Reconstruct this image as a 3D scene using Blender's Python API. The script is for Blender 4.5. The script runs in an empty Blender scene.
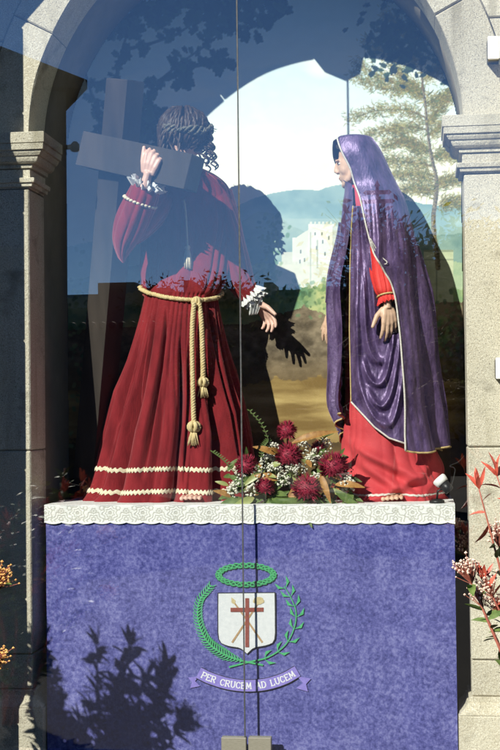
import bpy, math, random
import numpy as np
from mathutils import Vector, Matrix, Euler

random.seed(7)
RNG = np.random.default_rng(11)
scene = bpy.context.scene
COL = scene.collection

# ------------------------------------------------------------------ camera
FPX, DIST, EYE, CX = 1327.0, 5.5, 1.5, 0.73       # focal length in photo pixels, camera distance, eye height
YAW, PITCH, ROLL = math.radians(7.3), math.radians(1.5), math.radians(0.65)
CAM = Vector((CX, -DIST, EYE))
fwd = Vector((-math.sin(YAW) * math.cos(PITCH), math.cos(YAW) * math.cos(PITCH), math.sin(PITCH)))
right = fwd.cross(Vector((0, 0, 1))).normalized()
up = right.cross(fwd).normalized()
ca, sa = math.cos(ROLL), math.sin(ROLL)
right, up = right * ca - up * sa, up * ca + right * sa
cam_data = bpy.data.cameras.new("camera")
cam = bpy.data.objects.new("camera", cam_data)
COL.objects.link(cam)
cam.matrix_world = Matrix(((right.x, up.x, -fwd.x, CAM.x), (right.y, up.y, -fwd.y, CAM.y),
                           (right.z, up.z, -fwd.z, CAM.z), (0, 0, 0, 1)))
cam_data.sensor_fit = 'HORIZONTAL'
cam_data.sensor_width = 36.0
cam_data.lens = 36.0 * FPX / 500.0
cam_data.clip_start, cam_data.clip_end = 0.05, 1500.0
scene.camera = cam

# ------------------------------------------------------------------ light
SUN = Vector((0.372, 0.65, -0.50)).normalized()    # the way the sunlight travels
EL = math.asin(-SUN.z)
world = bpy.data.worlds.new("World")
scene.world = world
world.use_nodes = True
wn = world.node_tree
sky = wn.nodes.new('ShaderNodeTexSky')
sky.sky_type = 'NISHITA'
sky.sun_disc = False
sky.sun_elevation = EL
sky.sun_rotation = math.atan2(-SUN.x, -SUN.y)
sky.altitude = 2500
sky.air_density = 1.0
sky.dust_density = 0.0
sky.ozone_density = 8.0
bg = wn.nodes['Background']
bg.inputs['Strength'].default_value = 0.058
wn.links.new(sky.outputs[0], bg.inputs['Color'])
sun_data = bpy.data.lights.new("sun", 'SUN')
sun_data.energy = 5.0
sun_data.angle = math.radians(0.5)
sun_data.color = (1.0, 0.95, 0.86)
sun = bpy.data.objects.new("sun", sun_data)
COL.objects.link(sun)
sun.location = (-6, -10, 9)
sun.rotation_euler = SUN.to_track_quat('-Z', 'Y').to_euler()
scene.view_settings.view_transform = 'Standard'
scene.view_settings.look = 'None'
scene.view_settings.gamma = 1.0
scene.view_settings.exposure = 0.92
scene.render.engine = 'CYCLES'
scene.cycles.max_bounces = 8
scene.cycles.transparent_max_bounces = 24
scene.cycles.caustics_reflective = False
scene.cycles.caustics_refractive = False

# ------------------------------------------------------------------ coordinates
def P(u, v, y):
    """point of the plane Y = y that the photograph shows at pixel u, v"""
    d = fwd + right * ((u - 250.0) / FPX) - up * ((v - 375.0) / FPX)
    return CAM + d * ((y - CAM.y) / d.y)

def scl(y):
    return (y + DIST) / FPX

def proj(pts):
    """world points (n,3) to photo pixels (n,2)"""
    q = np.asarray(pts, float) - np.array(CAM)
    x = q @ np.array(right); z = q @ np.array(up); w = q @ np.array(fwd)
    return np.stack([250 + FPX * x / w, 375 - FPX * z / w], 1)

GLASS_Y = -0.08
def RP(u, v, L):
    """point standing L metres in front of the glass whose mirror image falls on pixel u, v"""
    p = P(u, v, GLASS_Y + L)
    return Vector((p.x, GLASS_Y - L, p.z))

# ------------------------------------------------------------------ materials
MATS = {}
def s2l(c):
    return tuple(((x / 12.92) if x <= 0.04045 else ((x + 0.055) / 1.055) ** 2.4) for x in c)

def rgb(r, g, b):
    return s2l((r / 255, g / 255, b / 255))

def new_mat(name):
    m = bpy.data.materials.new(name)
    m.use_nodes = True
    nt = m.node_tree
    MATS[name] = m
    return m, nt, nt.nodes['Principled BSDF']

def mat(name, c1, c2=None, rough=0.7, scale=8.0, detail=5.0, bump=0.0, bscale=None, spec=0.3, sheen=0.0,
        sheen_tint=None, metal=0.0, lo=0.35, hi=0.65, speck=None, speck_scale=300.0, speck_lo=0.6, coord='Object',
        stretch=(1, 1, 1), bdist=0.01, trans=0.0):
    m, nt, b = new_mat(name)
    N, L = nt.nodes.new, nt.links.new
    tc = N('ShaderNodeTexCoord')
    mp = N('ShaderNodeMapping'); mp.inputs['Scale'].default_value = stretch
    L(tc.outputs[coord], mp.inputs[0])
    b.inputs['Roughness'].default_value = rough
    b.inputs['Specular IOR Level'].default_value = spec
    b.inputs['Metallic'].default_value = metal
    b.inputs['Sheen Weight'].default_value = sheen
    if sheen:
        b.inputs['Sheen Roughness'].default_value = 0.42
        b.inputs['Sheen Tint'].default_value = (*(sheen_tint or c1), 1)
    if trans:
        b.inputs['Transmission Weight'].default_value = 0
        b.inputs['Subsurface Weight'].default_value = trans
        b.inputs['Subsurface Radius'].default_value = (0.01, 0.006, 0.003)
        b.inputs['Subsurface Scale'].default_value = 0.5
    col = None
    if c2 is not None:
        n = N('ShaderNodeTexNoise'); n.inputs['Scale'].default_value = scale; n.inputs['Detail'].default_value = detail
        n.inputs['Roughness'].default_value = 0.62
        L(mp.outputs[0], n.inputs['Vector'])
        r = N('ShaderNodeValToRGB')
        r.color_ramp.elements[0].position = lo; r.color_ramp.elements[1].position = hi
        r.color_ramp.elements[0].color = (*c1, 1); r.color_ramp.elements[1].color = (*c2, 1)
        L(n.outputs['Fac'], r.inputs[0])
        col = r.outputs[0]
    if speck is not None:
        n2 = N('ShaderNodeTexNoise'); n2.inputs['Scale'].default_value = speck_scale; n2.inputs['Detail'].default_value = 2
        L(mp.outputs[0], n2.inputs['Vector'])
        r2 = N('ShaderNodeValToRGB')
        r2.color_ramp.elements[0].position = speck_lo; r2.color_ramp.elements[1].position = speck_lo + 0.08
        r2.color_ramp.elements[0].color = (0, 0, 0, 1); r2.color_ramp.elements[1].color = (1, 1, 1, 1)
        L(n2.outputs['Fac'], r2.inputs[0])
        mx = N('ShaderNodeMix'); mx.data_type = 'RGBA'
        L(r2.outputs[0], mx.inputs[0])
        if col is not None: L(col, mx.inputs[6])
        else: mx.inputs[6].default_value = (*c1, 1)
        mx.inputs[7].default_value = (*speck, 1)
        col = mx.outputs[2]
    if col is not None: L(col, b.inputs['Base Color'])
    else: b.inputs['Base Color'].default_value = (*c1, 1)
    if bump:
        n3 = N('ShaderNodeTexNoise'); n3.inputs['Scale'].default_value = bscale or scale * 4; n3.inputs['Detail'].default_value = 6
        L(mp.outputs[0], n3.inputs['Vector'])
        bp = N('ShaderNodeBump'); bp.inputs['Strength'].default_value = bump; bp.inputs['Distance'].default_value = bdist
        L(n3.outputs['Fac'], bp.inputs['Height'])
        L(bp.outputs[0], b.inputs['Normal'])
    return m

def attr_mat(name, rough=0.7, spec=0.2, bump=0.0, bscale=200, sheen=0.0):
    m, nt, b = new_mat(name)
    a = nt.nodes.new('ShaderNodeVertexColor'); a.layer_name = 'paint'
    nt.links.new(a.outputs[0], b.inputs['Base Color'])
    b.inputs['Roughness'].default_value = rough
    b.inputs['Specular IOR Level'].default_value = spec
    if bump:
        tc = nt.nodes.new('ShaderNodeTexCoord')
        n3 = nt.nodes.new('ShaderNodeTexNoise'); n3.inputs['Scale'].default_value = bscale
        nt.links.new(tc.outputs['Object'], n3.inputs['Vector'])
        bp = nt.nodes.new('ShaderNodeBump'); bp.inputs['Strength'].default_value = bump; bp.inputs['Distance'].default_value = 0.003
        nt.links.new(n3.outputs['Fac'], bp.inputs['Height']); nt.links.new(bp.outputs[0], b.inputs['Normal'])
    return m

def granite(name, a, b_, dark, light):
    """speckled granite: broad stains, dark mica and pale feldspar grains"""
    m, nt, bs = new_mat(name)
    N, L = nt.nodes.new, nt.links.new
    tc = N('ShaderNodeTexCoord'); oi = N('ShaderNodeObjectInfo')
    add = N('ShaderNodeVectorMath'); add.operation = 'ADD'
    mul = N('ShaderNodeMath'); mul.operation = 'MULTIPLY'; mul.inputs[1].default_value = 37.0
    L(oi.outputs['Random'], mul.inputs[0])
    L(tc.outputs['Object'], add.inputs[0]); L(mul.outputs[0], add.inputs[1])
    def noise(s, d, lo, hi):
        n = N('ShaderNodeTexNoise'); n.inputs['Scale'].default_value = s; n.inputs['Detail'].default_value = d
        L(add.outputs[0], n.inputs['Vector'])
        r = N('ShaderNodeMapRange'); r.inputs[1].default_value = lo; r.inputs[2].default_value = hi
        L(n.outputs['Fac'], r.inputs[0]); return r.outputs[0]
    def mix(f, c, d):
        x = N('ShaderNodeMix'); x.data_type = 'RGBA'; L(f, x.inputs[0])
        for k, q in ((6, c), (7, d)):
            if isinstance(q, tuple): x.inputs[k].default_value = (*q, 1)
            else: L(q, x.inputs[k])
        return x.outputs[2]
    c = mix(noise(3.0, 6, 0.35, 0.68), a, b_)
    c = mix(noise(210, 3, 0.48, 0.70), c, light)
    f = noise(270, 2, 0.56, 0.72)
    c = mix(f, c, dark)
    c = mix(noise(9, 8, 0.58, 0.80), c, tuple(q * 0.42 for q in a))
    mp = N('ShaderNodeMapping'); mp.inputs['Scale'].default_value = (7, 7, 0.7); L(add.outputs[0], mp.inputs[0])
    sn = N('ShaderNodeTexNoise'); sn.inputs['Scale'].default_value = 1.6; sn.inputs['Detail'].default_value = 7; L(mp.outputs[0], sn.inputs['Vector'])
    sr = N('ShaderNodeMapRange'); sr.inputs[1].default_value = 0.55; sr.inputs[2].default_value = 0.85; L(sn.outputs['Fac'], sr.inputs[0])
    c = mix(sr.outputs[0], c, (0.30, 0.26, 0.17))          # rain streaks
    hsv = N('ShaderNodeHueSaturation'); L(c, hsv.inputs['Color'])
    vr = N('ShaderNodeMapRange'); vr.inputs[3].default_value = 0.88; vr.inputs[4].default_value = 1.1
    L(oi.outputs['Random'], vr.inputs[0]); L(vr.outputs[0], hsv.inputs['Value'])
    L(hsv.outputs[0], bs.inputs['Base Color'])
    bs.inputs['Roughness'].default_value = 0.85
    bs.inputs['Specular IOR Level'].default_value = 0.25
    n = N('ShaderNodeTexNoise'); n.inputs['Scale'].default_value = 110; n.inputs['Detail'].default_value = 6
    L(add.outputs[0], n.inputs['Vector'])
    bp = N('ShaderNodeBump'); bp.inputs['Strength'].default_value = 0.55; bp.inputs['Distance'].default_value = 0.006
    L(n.outputs['Fac'], bp.inputs['Height']); L(bp.outputs[0], bs.inputs['Normal'])
    return m

granite('stone', (0.52, 0.465, 0.355), (0.62, 0.565, 0.45), (0.16, 0.14, 0.11), (0.78, 0.74, 0.62))
mat('mortar', (0.22, 0.20, 0.16), (0.30, 0.27, 0.22), rough=0.95, scale=30, bump=0.4)
mat('plaster', (0.20, 0.17, 0.12), (0.27, 0.23, 0.17), rough=0.9, scale=5, bump=0.2)
mat('maroon_velvet', (0.125, 0.007, 0.011), (0.260, 0.019, 0.025), rough=0.8, scale=14, spec=0.15, sheen=1.0,
    sheen_tint=(1.0, 0.42, 0.42), bump=0.45, bscale=150, bdist=0.004, stretch=(1, 1, 0.35), lo=0.3, hi=0.7)
mat('red_wool', (0.47, 0.042, 0.052), (0.56, 0.058, 0.066), rough=0.7, scale=10, spec=0.25, sheen=0.25, sheen_tint=(1, .4, .4), bump=0.15, bscale=350, bdist=0.002)
mat('sleeve_red', (0.62, 0.030, 0.030), (0.70, 0.05, 0.04), rough=0.6, scale=12, bump=0.2, bscale=120, bdist=0.004)
mat('wood_dark', (0.014, 0.012, 0.011), (0.050, 0.040, 0.034), rough=0.55, scale=6, bump=0.25, stretch=(1, 1, 0.15), bscale=40, bdist=0.003)
mat('skin', (0.62, 0.40, 0.27), (0.68, 0.45, 0.32), rough=0.45, scale=30, spec=0.45)
mat('skin_flush', (0.66, 0.40, 0.32), (0.72, 0.47, 0.37), rough=0.45, scale=30, spec=0.45)
mat('hair_brown', (0.022, 0.013, 0.009), (0.065, 0.040, 0.027), rough=0.5, scale=60, spec=0.4)
mat('thorn_wood', (0.085, 0.085, 0.065), (0.19, 0.18, 0.14), rough=0.7, scale=40, bump=0.3)
mat('lip', (0.45, 0.13, 0.11), rough=0.4)
mat('eye_white', (0.75, 0.72, 0.68), rough=0.2)
mat('eye_dark', (0.03, 0.018, 0.012), rough=0.2)
mat('cream_braid', (0.62, 0.54, 0.36), (0.78, 0.71, 0.54), rough=0.8, scale=120, bump=0.4, bscale=400, bdist=0.003)
mat('rope', (0.56, 0.43, 0.20), (0.70, 0.57, 0.32), rough=0.85, scale=60, bump=0.4, bscale=300, bdist=0.003)
mat('silver_braid', (0.55, 0.50, 0.44), (0.75, 0.71, 0.66), rough=0.5, scale=200, bump=0.3)
mat('gold_braid', (0.50, 0.36, 0.14), (0.65, 0.5, 0.24), rough=0.5, scale=200, bump=0.3)
mat('white_lace', (0.70, 0.70, 0.68), (0.82, 0.82, 0.80), rough=0.85, scale=90, bump=0.6, bscale=260, bdist=0.004)
mat('glass_bead', (0.75, 0.75, 0.72), rough=0.2)
mat('black_plastic', (0.012, 0.012, 0.013), (0.022, 0.022, 0.022), rough=0.4, scale=30)
mat('white_plastic', (0.78, 0.78, 0.76), (0.82, 0.82, 0.80), rough=0.35, scale=20)
mat('steel', (0.30, 0.29, 0.22), (0.40, 0.38, 0.30), rough=0.42, metal=0.7, scale=60, stretch=(1, 1, 8))
mat('seam_silicone', (0.03, 0.035, 0.035), (0.06, 0.06, 0.06), rough=0.5, scale=50)
mat('leaf_green', (0.055, 0.10, 0.022), (0.12, 0.17, 0.045), rough=0.55, scale=40, spec=0.3)
mat('leaf_pale', (0.22, 0.27, 0.08), (0.33, 0.33, 0.12), rough=0.4, scale=40, spec=0.45)
mat('leaf_brown', (0.25, 0.11, 0.03), (0.42, 0.22, 0.06), rough=0.5, scale=50)
mat('leaf_red', (0.30, 0.045, 0.03), (0.50, 0.10, 0.06), rough=0.45, scale=40, spec=0.35)
mat('stem_green', (0.10, 0.12, 0.05), (0.17, 0.18, 0.08), rough=0.6, scale=50)
mat('stem_red', (0.23, 0.06, 0.045), (0.32, 0.11, 0.07), rough=0.5, scale=50)
mat('protea', (0.16, 0.006, 0.022), (0.36, 0.025, 0.06), rough=0.6, scale=70, sheen=0.3, sheen_tint=(1, .3, .4))
mat('filler_white', (0.74, 0.73, 0.58), (0.82, 0.81, 0.70), rough=0.7, scale=60)
mat('blossom', (0.62, 0.40, 0.32), (0.76, 0.60, 0.46), rough=0.6, scale=60)
mat('blossom_orange', (0.62, 0.30, 0.08), (0.76, 0.45, 0.16), rough=0.6, scale=60)
mat('bark', (0.09, 0.07, 0.05), (0.16, 0.13, 0.10), rough=0.9, scale=20, bump=0.6)
mat('tree_leaf', (0.035, 0.05, 0.014), (0.08, 0.09, 0.025), rough=1.0, scale=2, spec=0.0)
mat('paving', (0.014, 0.013, 0.012), (0.024, 0.022, 0.019), spec=0.1, rough=0.95, scale=0.6, bump=0.3, bscale=40)
mat('house_wall', (0.13, 0.115, 0.09), (0.17, 0.15, 0.12), rough=0.9, scale=1.5)
mat('house_dark', (0.10, 0.09, 0.08), (0.13, 0.12, 0.10), rough=0.9, scale=1.5)
mat('roof_tile', (0.07, 0.042, 0.030), (0.11, 0.068, 0.046), rough=0.85, scale=4)
mat('shutter', (0.05, 0.05, 0.045), rough=0.5)
mat('window_glass', (0.02, 0.025, 0.03), rough=0.08, spec=0.6)
mat('shield_white', (0.62, 0.64, 0.66), (0.70, 0.71, 0.72), rough=0.8, scale=60)
mat('shield_line', (0.02, 0.02, 0.03), rough=0.8)
mat('emblem_green', (0.045, 0.34, 0.12), (0.09, 0.46, 0.19), rough=0.8, scale=90)
mat('emblem_green_dark', (0.02, 0.13, 0.07), rough=0.8)
mat('emblem_red', (0.22, 0.05, 0.04), (0.28, 0.075, 0.055), rough=0.8, scale=90)
mat('emblem_wood', (0.36, 0.22, 0.11), (0.46, 0.31, 0.17), rough=0.8, scale=90)
mat('emblem_ochre', (0.50, 0.40, 0.20), (0.60, 0.50, 0.30), rough=0.8, scale=90)
mat('ribbon', (0.21, 0.17, 0.52), (0.28, 0.23, 0.62), rough=0.8, scale=60)
mat('letter_white', (0.74, 0.74, 0.78), rough=0.8)
attr_mat('painting', rough=0.75, spec=0.12)
attr_mat('lace_runner', rough=0.85, spec=0.15, bump=0.5, bscale=350)

def purple_velvet():
    m, nt, b = new_mat('purple_velvet')
    N, L = nt.nodes.new, nt.links.new
    tc = N('ShaderNodeTexCoord')
    n = N('ShaderNodeTexNoise'); n.inputs['Scale'].default_value = 26; n.inputs['Detail'].default_value = 7
    n.inputs['Roughness'].default_value = 0.7
    mp = N('ShaderNodeMapping'); mp.inputs['Scale'].default_value = (1, 1, 0.4)
    L(tc.outputs['Object'], mp.inputs[0]); L(mp.outputs[0], n.inputs['Vector'])
    r = N('ShaderNodeValToRGB'); r.color_ramp.elements[0].position = 0.36; r.color_ramp.elements[1].position = 0.66
    r.color_ramp.elements[0].color = (0.032, 0.018, 0.058, 1); r.color_ramp.elements[1].color = (0.140, 0.090, 0.200, 1)
    L(n.outputs['Fac'], r.inputs[0]); L(r.outputs[0], b.inputs['Base Color'])
    b.inputs['Roughness'].default_value = 0.40
    b.inputs['Specular IOR Level'].default_value = 0.9
    b.inputs['Specular Tint'].default_value = (0.80, 0.62, 1.0, 1)
    b.inputs['Sheen Weight'].default_value = 0.7
    b.inputs['Sheen Roughness'].default_value = 0.3
    b.inputs['Sheen Tint'].default_value = (0.6, 0.42, 0.85, 1)
    n3 = N('ShaderNodeTexNoise'); n3.inputs['Scale'].default_value = 120; n3.inputs['Detail'].default_value = 6
    L(mp.outputs[0], n3.inputs['Vector'])
    n4 = N('ShaderNodeTexNoise'); n4.inputs['Scale'].default_value = 22; n4.inputs['Detail'].default_value = 3; n4.inputs['Distortion'].default_value = 1.2
    L(mp.outputs[0], n4.inputs['Vector'])
    b4 = N('ShaderNodeBump'); b4.inputs['Strength'].default_value = 0.2; b4.inputs['Distance'].default_value = 0.012
    L(n4.outputs['Fac'], b4.inputs['Height'])
    bp = N('ShaderNodeBump'); bp.inputs['Strength'].default_value = 0.45; bp.inputs['Distance'].default_value = 0.005
    L(b4.outputs[0], bp.inputs['Normal'])
    L(n3.outputs['Fac'], bp.inputs['Height']); L(bp.outputs[0], b.inputs['Normal'])
purple_velvet()

def cloth_mat():
    m, nt, b = new_mat('blue_velvet')
    N, L = nt.nodes.new, nt.links.new
    tc = N('ShaderNodeTexCoord')
    def noise(s, d, rgh=0.6):
        n = N('ShaderNodeTexNoise'); n.inputs['Scale'].default_value = s; n.inputs['Detail'].default_value = d
        n.inputs['Roughness'].default_value = rgh
        L(tc.outputs['Object'], n.inputs['Vector']); return n.outputs['Fac']
    a, c = noise(7.5, 9, 0.72), noise(60, 5, 0.75)
    mx = N('ShaderNodeMath'); mx.operation = 'MULTIPLY_ADD'; mx.inputs[1].default_value = 0.60
    L(c, mx.inputs[0]); 
    sc = N('ShaderNodeMath'); sc.operation = 'MULTIPLY'; sc.inputs[1].default_value = 0.47
    L(a, sc.inputs[0]); L(sc.outputs[0], mx.inputs[2])
    r = N('ShaderNodeValToRGB')
    e = r.color_ramp.elements
    e[0].position = 0.40; e[1].position = 0.68
    e[0].color = (0.032, 0.036, 0.165, 1); e[1].color = (0.22, 0.222, 0.48, 1)
    k = e.new(0.53); k.color = (0.095, 0.098, 0.32, 1)
    L(mx.outputs[0], r.inputs[0]); L(r.outputs[0], b.inputs['Base Color'])
    b.inputs['Roughness'].default_value = 0.8
    b.inputs['Specular IOR Level'].default_value = 0.2
    b.inputs['Sheen Weight'].default_value = 0.35
    b.inputs['Sheen Tint'].default_value = (0.6, 0.6, 1, 1)
    bp = N('ShaderNodeBump'); bp.inputs['Strength'].default_value = 0.35; bp.inputs['Distance'].default_value = 0.004
    L(c, bp.inputs['Height']); L(bp.outputs[0], b.inputs['Normal'])
cloth_mat()

def glass_mat():
    """thin clear pane with a mirror share at each face; sunlight passes straight through"""
    m = bpy.data.materials.new('pane_glass'); m.use_nodes = True; MATS['pane_glass'] = m
    nt = m.node_tree; nt.nodes.clear()
    o = nt.nodes.new('ShaderNodeOutputMaterial'); mx = nt.nodes.new('ShaderNodeMixShader')
    t = nt.nodes.new('ShaderNodeBsdfTransparent'); g = nt.nodes.new('ShaderNodeBsdfGlossy')
    t.inputs[0].default_value = (0.97, 0.985, 0.98, 1)
    g.inputs['Roughness'].default_value = 0.0
    g.inputs['Color'].default_value = (1, 1, 1, 1)
    mx.inputs[0].default_value = 0.124
    nt.links.new(t.outputs[0], mx.inputs[1]); nt.links.new(g.outputs[0], mx.inputs[2]); nt.links.new(mx.outputs[0], o.inputs[0])
glass_mat()

# ------------------------------------------------------------------ object helpers
def origin(o):
    v = Vector((0, 0, 0))
    while o is not None:
        v += o.location; o = o.parent
    return v

def thing(name, loc, label=None, cat=None, group=None, kind=None, parent=None):
    o = bpy.data.objects.new(name, None)
    COL.objects.link(o)
    o.empty_display_size = 0.1
    if parent is not None:
        o.parent = parent
        o.location = Vector(loc) - origin(parent)
    else:
        o.location = loc
    tag(o, label, cat, group, kind)
    return o

def tag(o, label=None, cat=None, group=None, kind=None):
    for k, x in (('label', label), ('category', cat), ('group', group), ('kind', kind)):
        if x: o[k] = x
    return o

class MB:
    """collects vertices and faces in world space and links them as ONE mesh object"""
    def __init__(s):
        s.v, s.f, s.n = [], [], 0
    def add(s, verts, faces):
        verts = [tuple(p) for p in verts]
        s.v += verts
        b = s.n
        s.f += [tuple(i + b for i in f) for f in faces]
        s.n += len(verts)
        return s
    def box(s, x0, x1, y0, y1, z0, z1, c=0.0):
        if c <= 0:
            vs = [(x, y, z) for x in (x0, x1) for y in (y0, y1) for z in (z0, z1)]
            return s.add(vs, [(0, 1, 3, 2), (4, 6, 7, 5), (0, 4, 5, 1), (2, 3, 7, 6), (0, 2, 6, 4), (1, 5, 7, 3)])
        vs, idx = [], {}
        X, Y, Z = (x0, x1), (y0, y1), (z0, z1)
        for i in (0, 1):
            for j in (0, 1):
                for k in (0, 1):
                    for ax in range(3):
                        p = [X[i], Y[j], Z[k]]
                        for o in range(3):
                            if o != ax:
                                p[o] += c * (1 if (i, j, k)[o] == 0 else -1)
                        idx[i, j, k, ax] = len(vs); vs.append(p)
        fs = []
        for i in (0, 1):
            fs.append([idx[i, 0, 0, 0], idx[i, 1, 0, 0], idx[i, 1, 1, 0], idx[i, 0, 1, 0]])
            fs.append([idx[0, i, 0, 1], idx[1, i, 0, 1], idx[1, i, 1, 1], idx[0, i, 1, 1]])
            fs.append([idx[0, 0, i, 2], idx[1, 0, i, 2], idx[1, 1, i, 2], idx[0, 1, i, 2]])
            for j in (0, 1):
                fs.append([idx[i, j, 0, 0], idx[i, j, 1, 0], idx[i, j, 1, 1], idx[i, j, 0, 1]])
                fs.append([idx[i, 0, j, 0], idx[i, 1, j, 0], idx[i, 1, j, 2], idx[i, 0, j, 2]])
                fs.append([idx[0, i, j, 1], idx[1, i, j, 1], idx[1, i, j, 2], idx[0, i, j, 2]])
                for k in (0, 1):
                    fs.append([idx[i, j, k, 0], idx[i, j, k, 1], idx[i, j, k, 2]])
        return s.add(vs, fs)
    def tube(s, pts, rad, n=8, cap=True, flat=None, twist=0.0):
        pts = [Vector(p) for p in pts]
        if not hasattr(rad, '__len__'): rad = [rad] * len(pts)
        m = len(pts)
        t0 = (pts[1] - pts[0]).normalized()
        ref = Vector((0, 0, 1)) if abs(t0.z) < 0.9 else Vector((0, 1, 0))
        nrm = (ref - t0 * ref.dot(t0)).normalized()
        vs, fs = [], []
        for i, p in enumerate(pts):
            t = (pts[min(i + 1, m - 1)] - pts[max(i - 1, 0)])
            t = t.normalized() if t.length > 1e-9 else t0
            nrm = (nrm - t * nrm.dot(t))
            nrm = nrm.normalized() if nrm.length > 1e-6 else t.orthogonal().normalized()
            bi = t.cross(nrm)
            for k in range(n):
                a = 2 * math.pi * k / n + twist * i
                vs.append(p + nrm * (rad[i] * math.cos(a)) + bi * (rad[i] * math.sin(a) * (flat or 1.0)))
        for i in range(m - 1):
            for k in range(n):
                fs.append((i * n + k, i * n + (k + 1) % n, (i + 1) * n + (k + 1) % n, (i + 1) * n + k))
        if cap:
            fs.append(tuple(range(n - 1, -1, -1))); fs.append(tuple((m - 1) * n + k for k in range(n)))
        return s.add(vs, fs)
    def ell(s, c, r, nu=16, nv=10, rot=None):
        c = Vector(c)
        if not hasattr(r, '__len__'): r = (r, r, r)
        vs, fs = [], []
        for j in range(nv + 1):
            ph = math.pi * j / nv
            for i in range(nu):
                th = 2 * math.pi * i / nu
                q = Vector((r[0] * math.sin(ph) * math.cos(th), r[1] * math.sin(ph) * math.sin(th), r[2] * math.cos(ph)))
                vs.append(c + (rot @ q if rot is not None else q))
        for j in range(nv):
            for i in range(nu):
                fs.append((j * nu + i, j * nu + (i + 1) % nu, (j + 1) * nu + (i + 1) % nu, (j + 1) * nu + i))
        return s.add(vs, fs)
    def lathe(s, c, prof, n=20):
        """profile (radius, height above c) turned round the vertical"""
        c = Vector(c); vs, fs = [], []
        for r, h in prof:
            for i in range(n):
                a = 2 * math.pi * i / n
                vs.append(c + Vector((r * math.cos(a), r * math.sin(a), h)))
        for j in range(len(prof) - 1):
            for i in range(n):
                fs.append((j * n + i, j * n + (i + 1) % n, (j + 1) * n + (i + 1) % n, (j + 1) * n + i))
        fs.append(tuple(range(n - 1, -1, -1))); fs.append(tuple((len(prof) - 1) * n + i for i in range(n)))
        return s.add(vs, fs)
    def grid(s, pts, nu, nv, closed=False):
        """pts laid out row by row: nv rows of nu points"""
        fs = []
        for j in range(nv - 1):
            for i in range(nu if closed else nu - 1):
                k = (i + 1) % nu
                fs.append((j * nu + i, j * nu + k, (j + 1) * nu + k, (j + 1) * nu + i))
        return s.add(pts, fs)
    def prism(s, poly, y0, y1, c=0.0):
        """outline in X,Z extruded from y0 (front) to y1, front edge softened by c"""
        n = len(poly)
        cx = sum(p[0] for p in poly) / n; cz = sum(p[1] for p in poly) / n
        def inset(p):
            d = math.hypot(p[0] - cx, p[1] - cz) or 1
            k = 1 - c / d
            return (cx + (p[0] - cx) * k, cz + (p[1] - cz) * k)
        vs = [(*q, ) for q in []]
        front = [inset(p) for p in poly]
        vs = [(p[0], y0, p[1]) for p in front] + [(p[0], y0 + c, p[1]) for p in poly] + [(p[0], y1, p[1]) for p in poly]
        fs = [tuple(range(n)), tuple(range(3 * n - 1, 2 * n - 1, -1))]
        for r in (0, 1):
            for i in range(n):
                k = (i + 1) % n
                fs.append((r * n + i, (r + 1) * n + i, (r + 1) * n + k, r * n + k))
        return s.add(vs, fs)
    def build(s, name, material, parent=None, smooth=True, kind=None, fix=True):
        o0 = origin(parent) if parent is not None else Vector((0, 0, 0))
        if parent is None:
            a = np.array(s.v); o0 = Vector((float(a[:, 0].mean()), float(a[:, 1].mean()), float(a[:, 2].min())))
        me = bpy.data.meshes.new(name)
        me.from_pydata([(x - o0.x, y - o0.y, z - o0.z) for x, y, z in s.v], [], s.f)
        if fix:
            import bmesh
            bm = bmesh.new(); bm.from_mesh(me); bmesh.ops.recalc_face_normals(bm, faces=bm.faces); bm.to_mesh(me); bm.free()
        me.materials.append(MATS[material])
        me.polygons.foreach_set('use_smooth', [bool(smooth)] * len(me.polygons))
        me.update()
        o = bpy.data.objects.new(name, me)
        COL.objects.link(o)
        if parent is not None: o.parent = parent
        else: o.location = o0
        if kind: o['kind'] = kind
        return o

def remesh(mb, voxel, smooth=4):
    """melts the collected pieces into one continuous skin"""
    me = bpy.data.meshes.new('tmp'); me.from_pydata(mb.v, [], mb.f)
    import bmesh
    bm = bmesh.new(); bm.from_mesh(me); bmesh.ops.recalc_face_normals(bm, faces=bm.faces); bm.to_mesh(me); bm.free()
    ob = bpy.data.objects.new('tmp', me); COL.objects.link(ob)
    r = ob.modifiers.new('r', 'REMESH'); r.mode = 'VOXEL'; r.voxel_size = voxel
    if smooth:
        sm = ob.modifiers.new('s', 'SMOOTH'); sm.factor = 0.5; sm.iterations = smooth
    dg = bpy.context.evaluated_depsgraph_get(); ev = ob.evaluated_get(dg)
    m2 = ev.to_mesh()
    out = MB(); out.add([tuple(x.co) for x in m2.vertices], [tuple(p.vertices) for p in m2.polygons])
    ev.to_mesh_clear()
    bpy.data.objects.remove(ob); bpy.data.meshes.remove(me)
    return out

def spline(rows, t):
    """Catmull-Rom through rows of (key, values...), evaluated at keys t"""
    a = np.array(rows, float); k = a[:, 0]; out = np.zeros((len(t), a.shape[1] - 1))
    for q, x in enumerate(t):
        i = int(np.clip(np.searchsorted(k, x) - 1, 0, len(k) - 2))
        h = k[i + 1] - k[i]; s = min(max((x - k[i]) / h, 0), 1)
        m0 = (a[i + 1, 1:] - a[max(i - 1, 0), 1:]) / (k[i + 1] - k[max(i - 1, 0)])
        m1 = (a[min(i + 2, len(k) - 1), 1:] - a[i, 1:]) / (k[min(i + 2, len(k) - 1)] - k[i])
        out[q] = ((2 * s**3 - 3 * s**2 + 1) * a[i, 1:] + (s**3 - 2 * s**2 + s) * h * m0
                  + (-2 * s**3 + 3 * s**2) * a[i + 1, 1:] + (s**3 - s**2) * h * m1)
    return out

def curve_pts(pts, n):
    pts = [Vector(p) for p in pts]
    rows = [(i, *p) for i, p in enumerate(pts)]
    return [Vector(r) for r in spline(rows, np.linspace(0, len(pts) - 1, n))]

# ================================================================== ground and wall
g = MB().box(-220, 220, -260, 60, -0.3, 0.0).build('ground', 'paving', smooth=False)
g['kind'] = 'structure'

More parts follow.
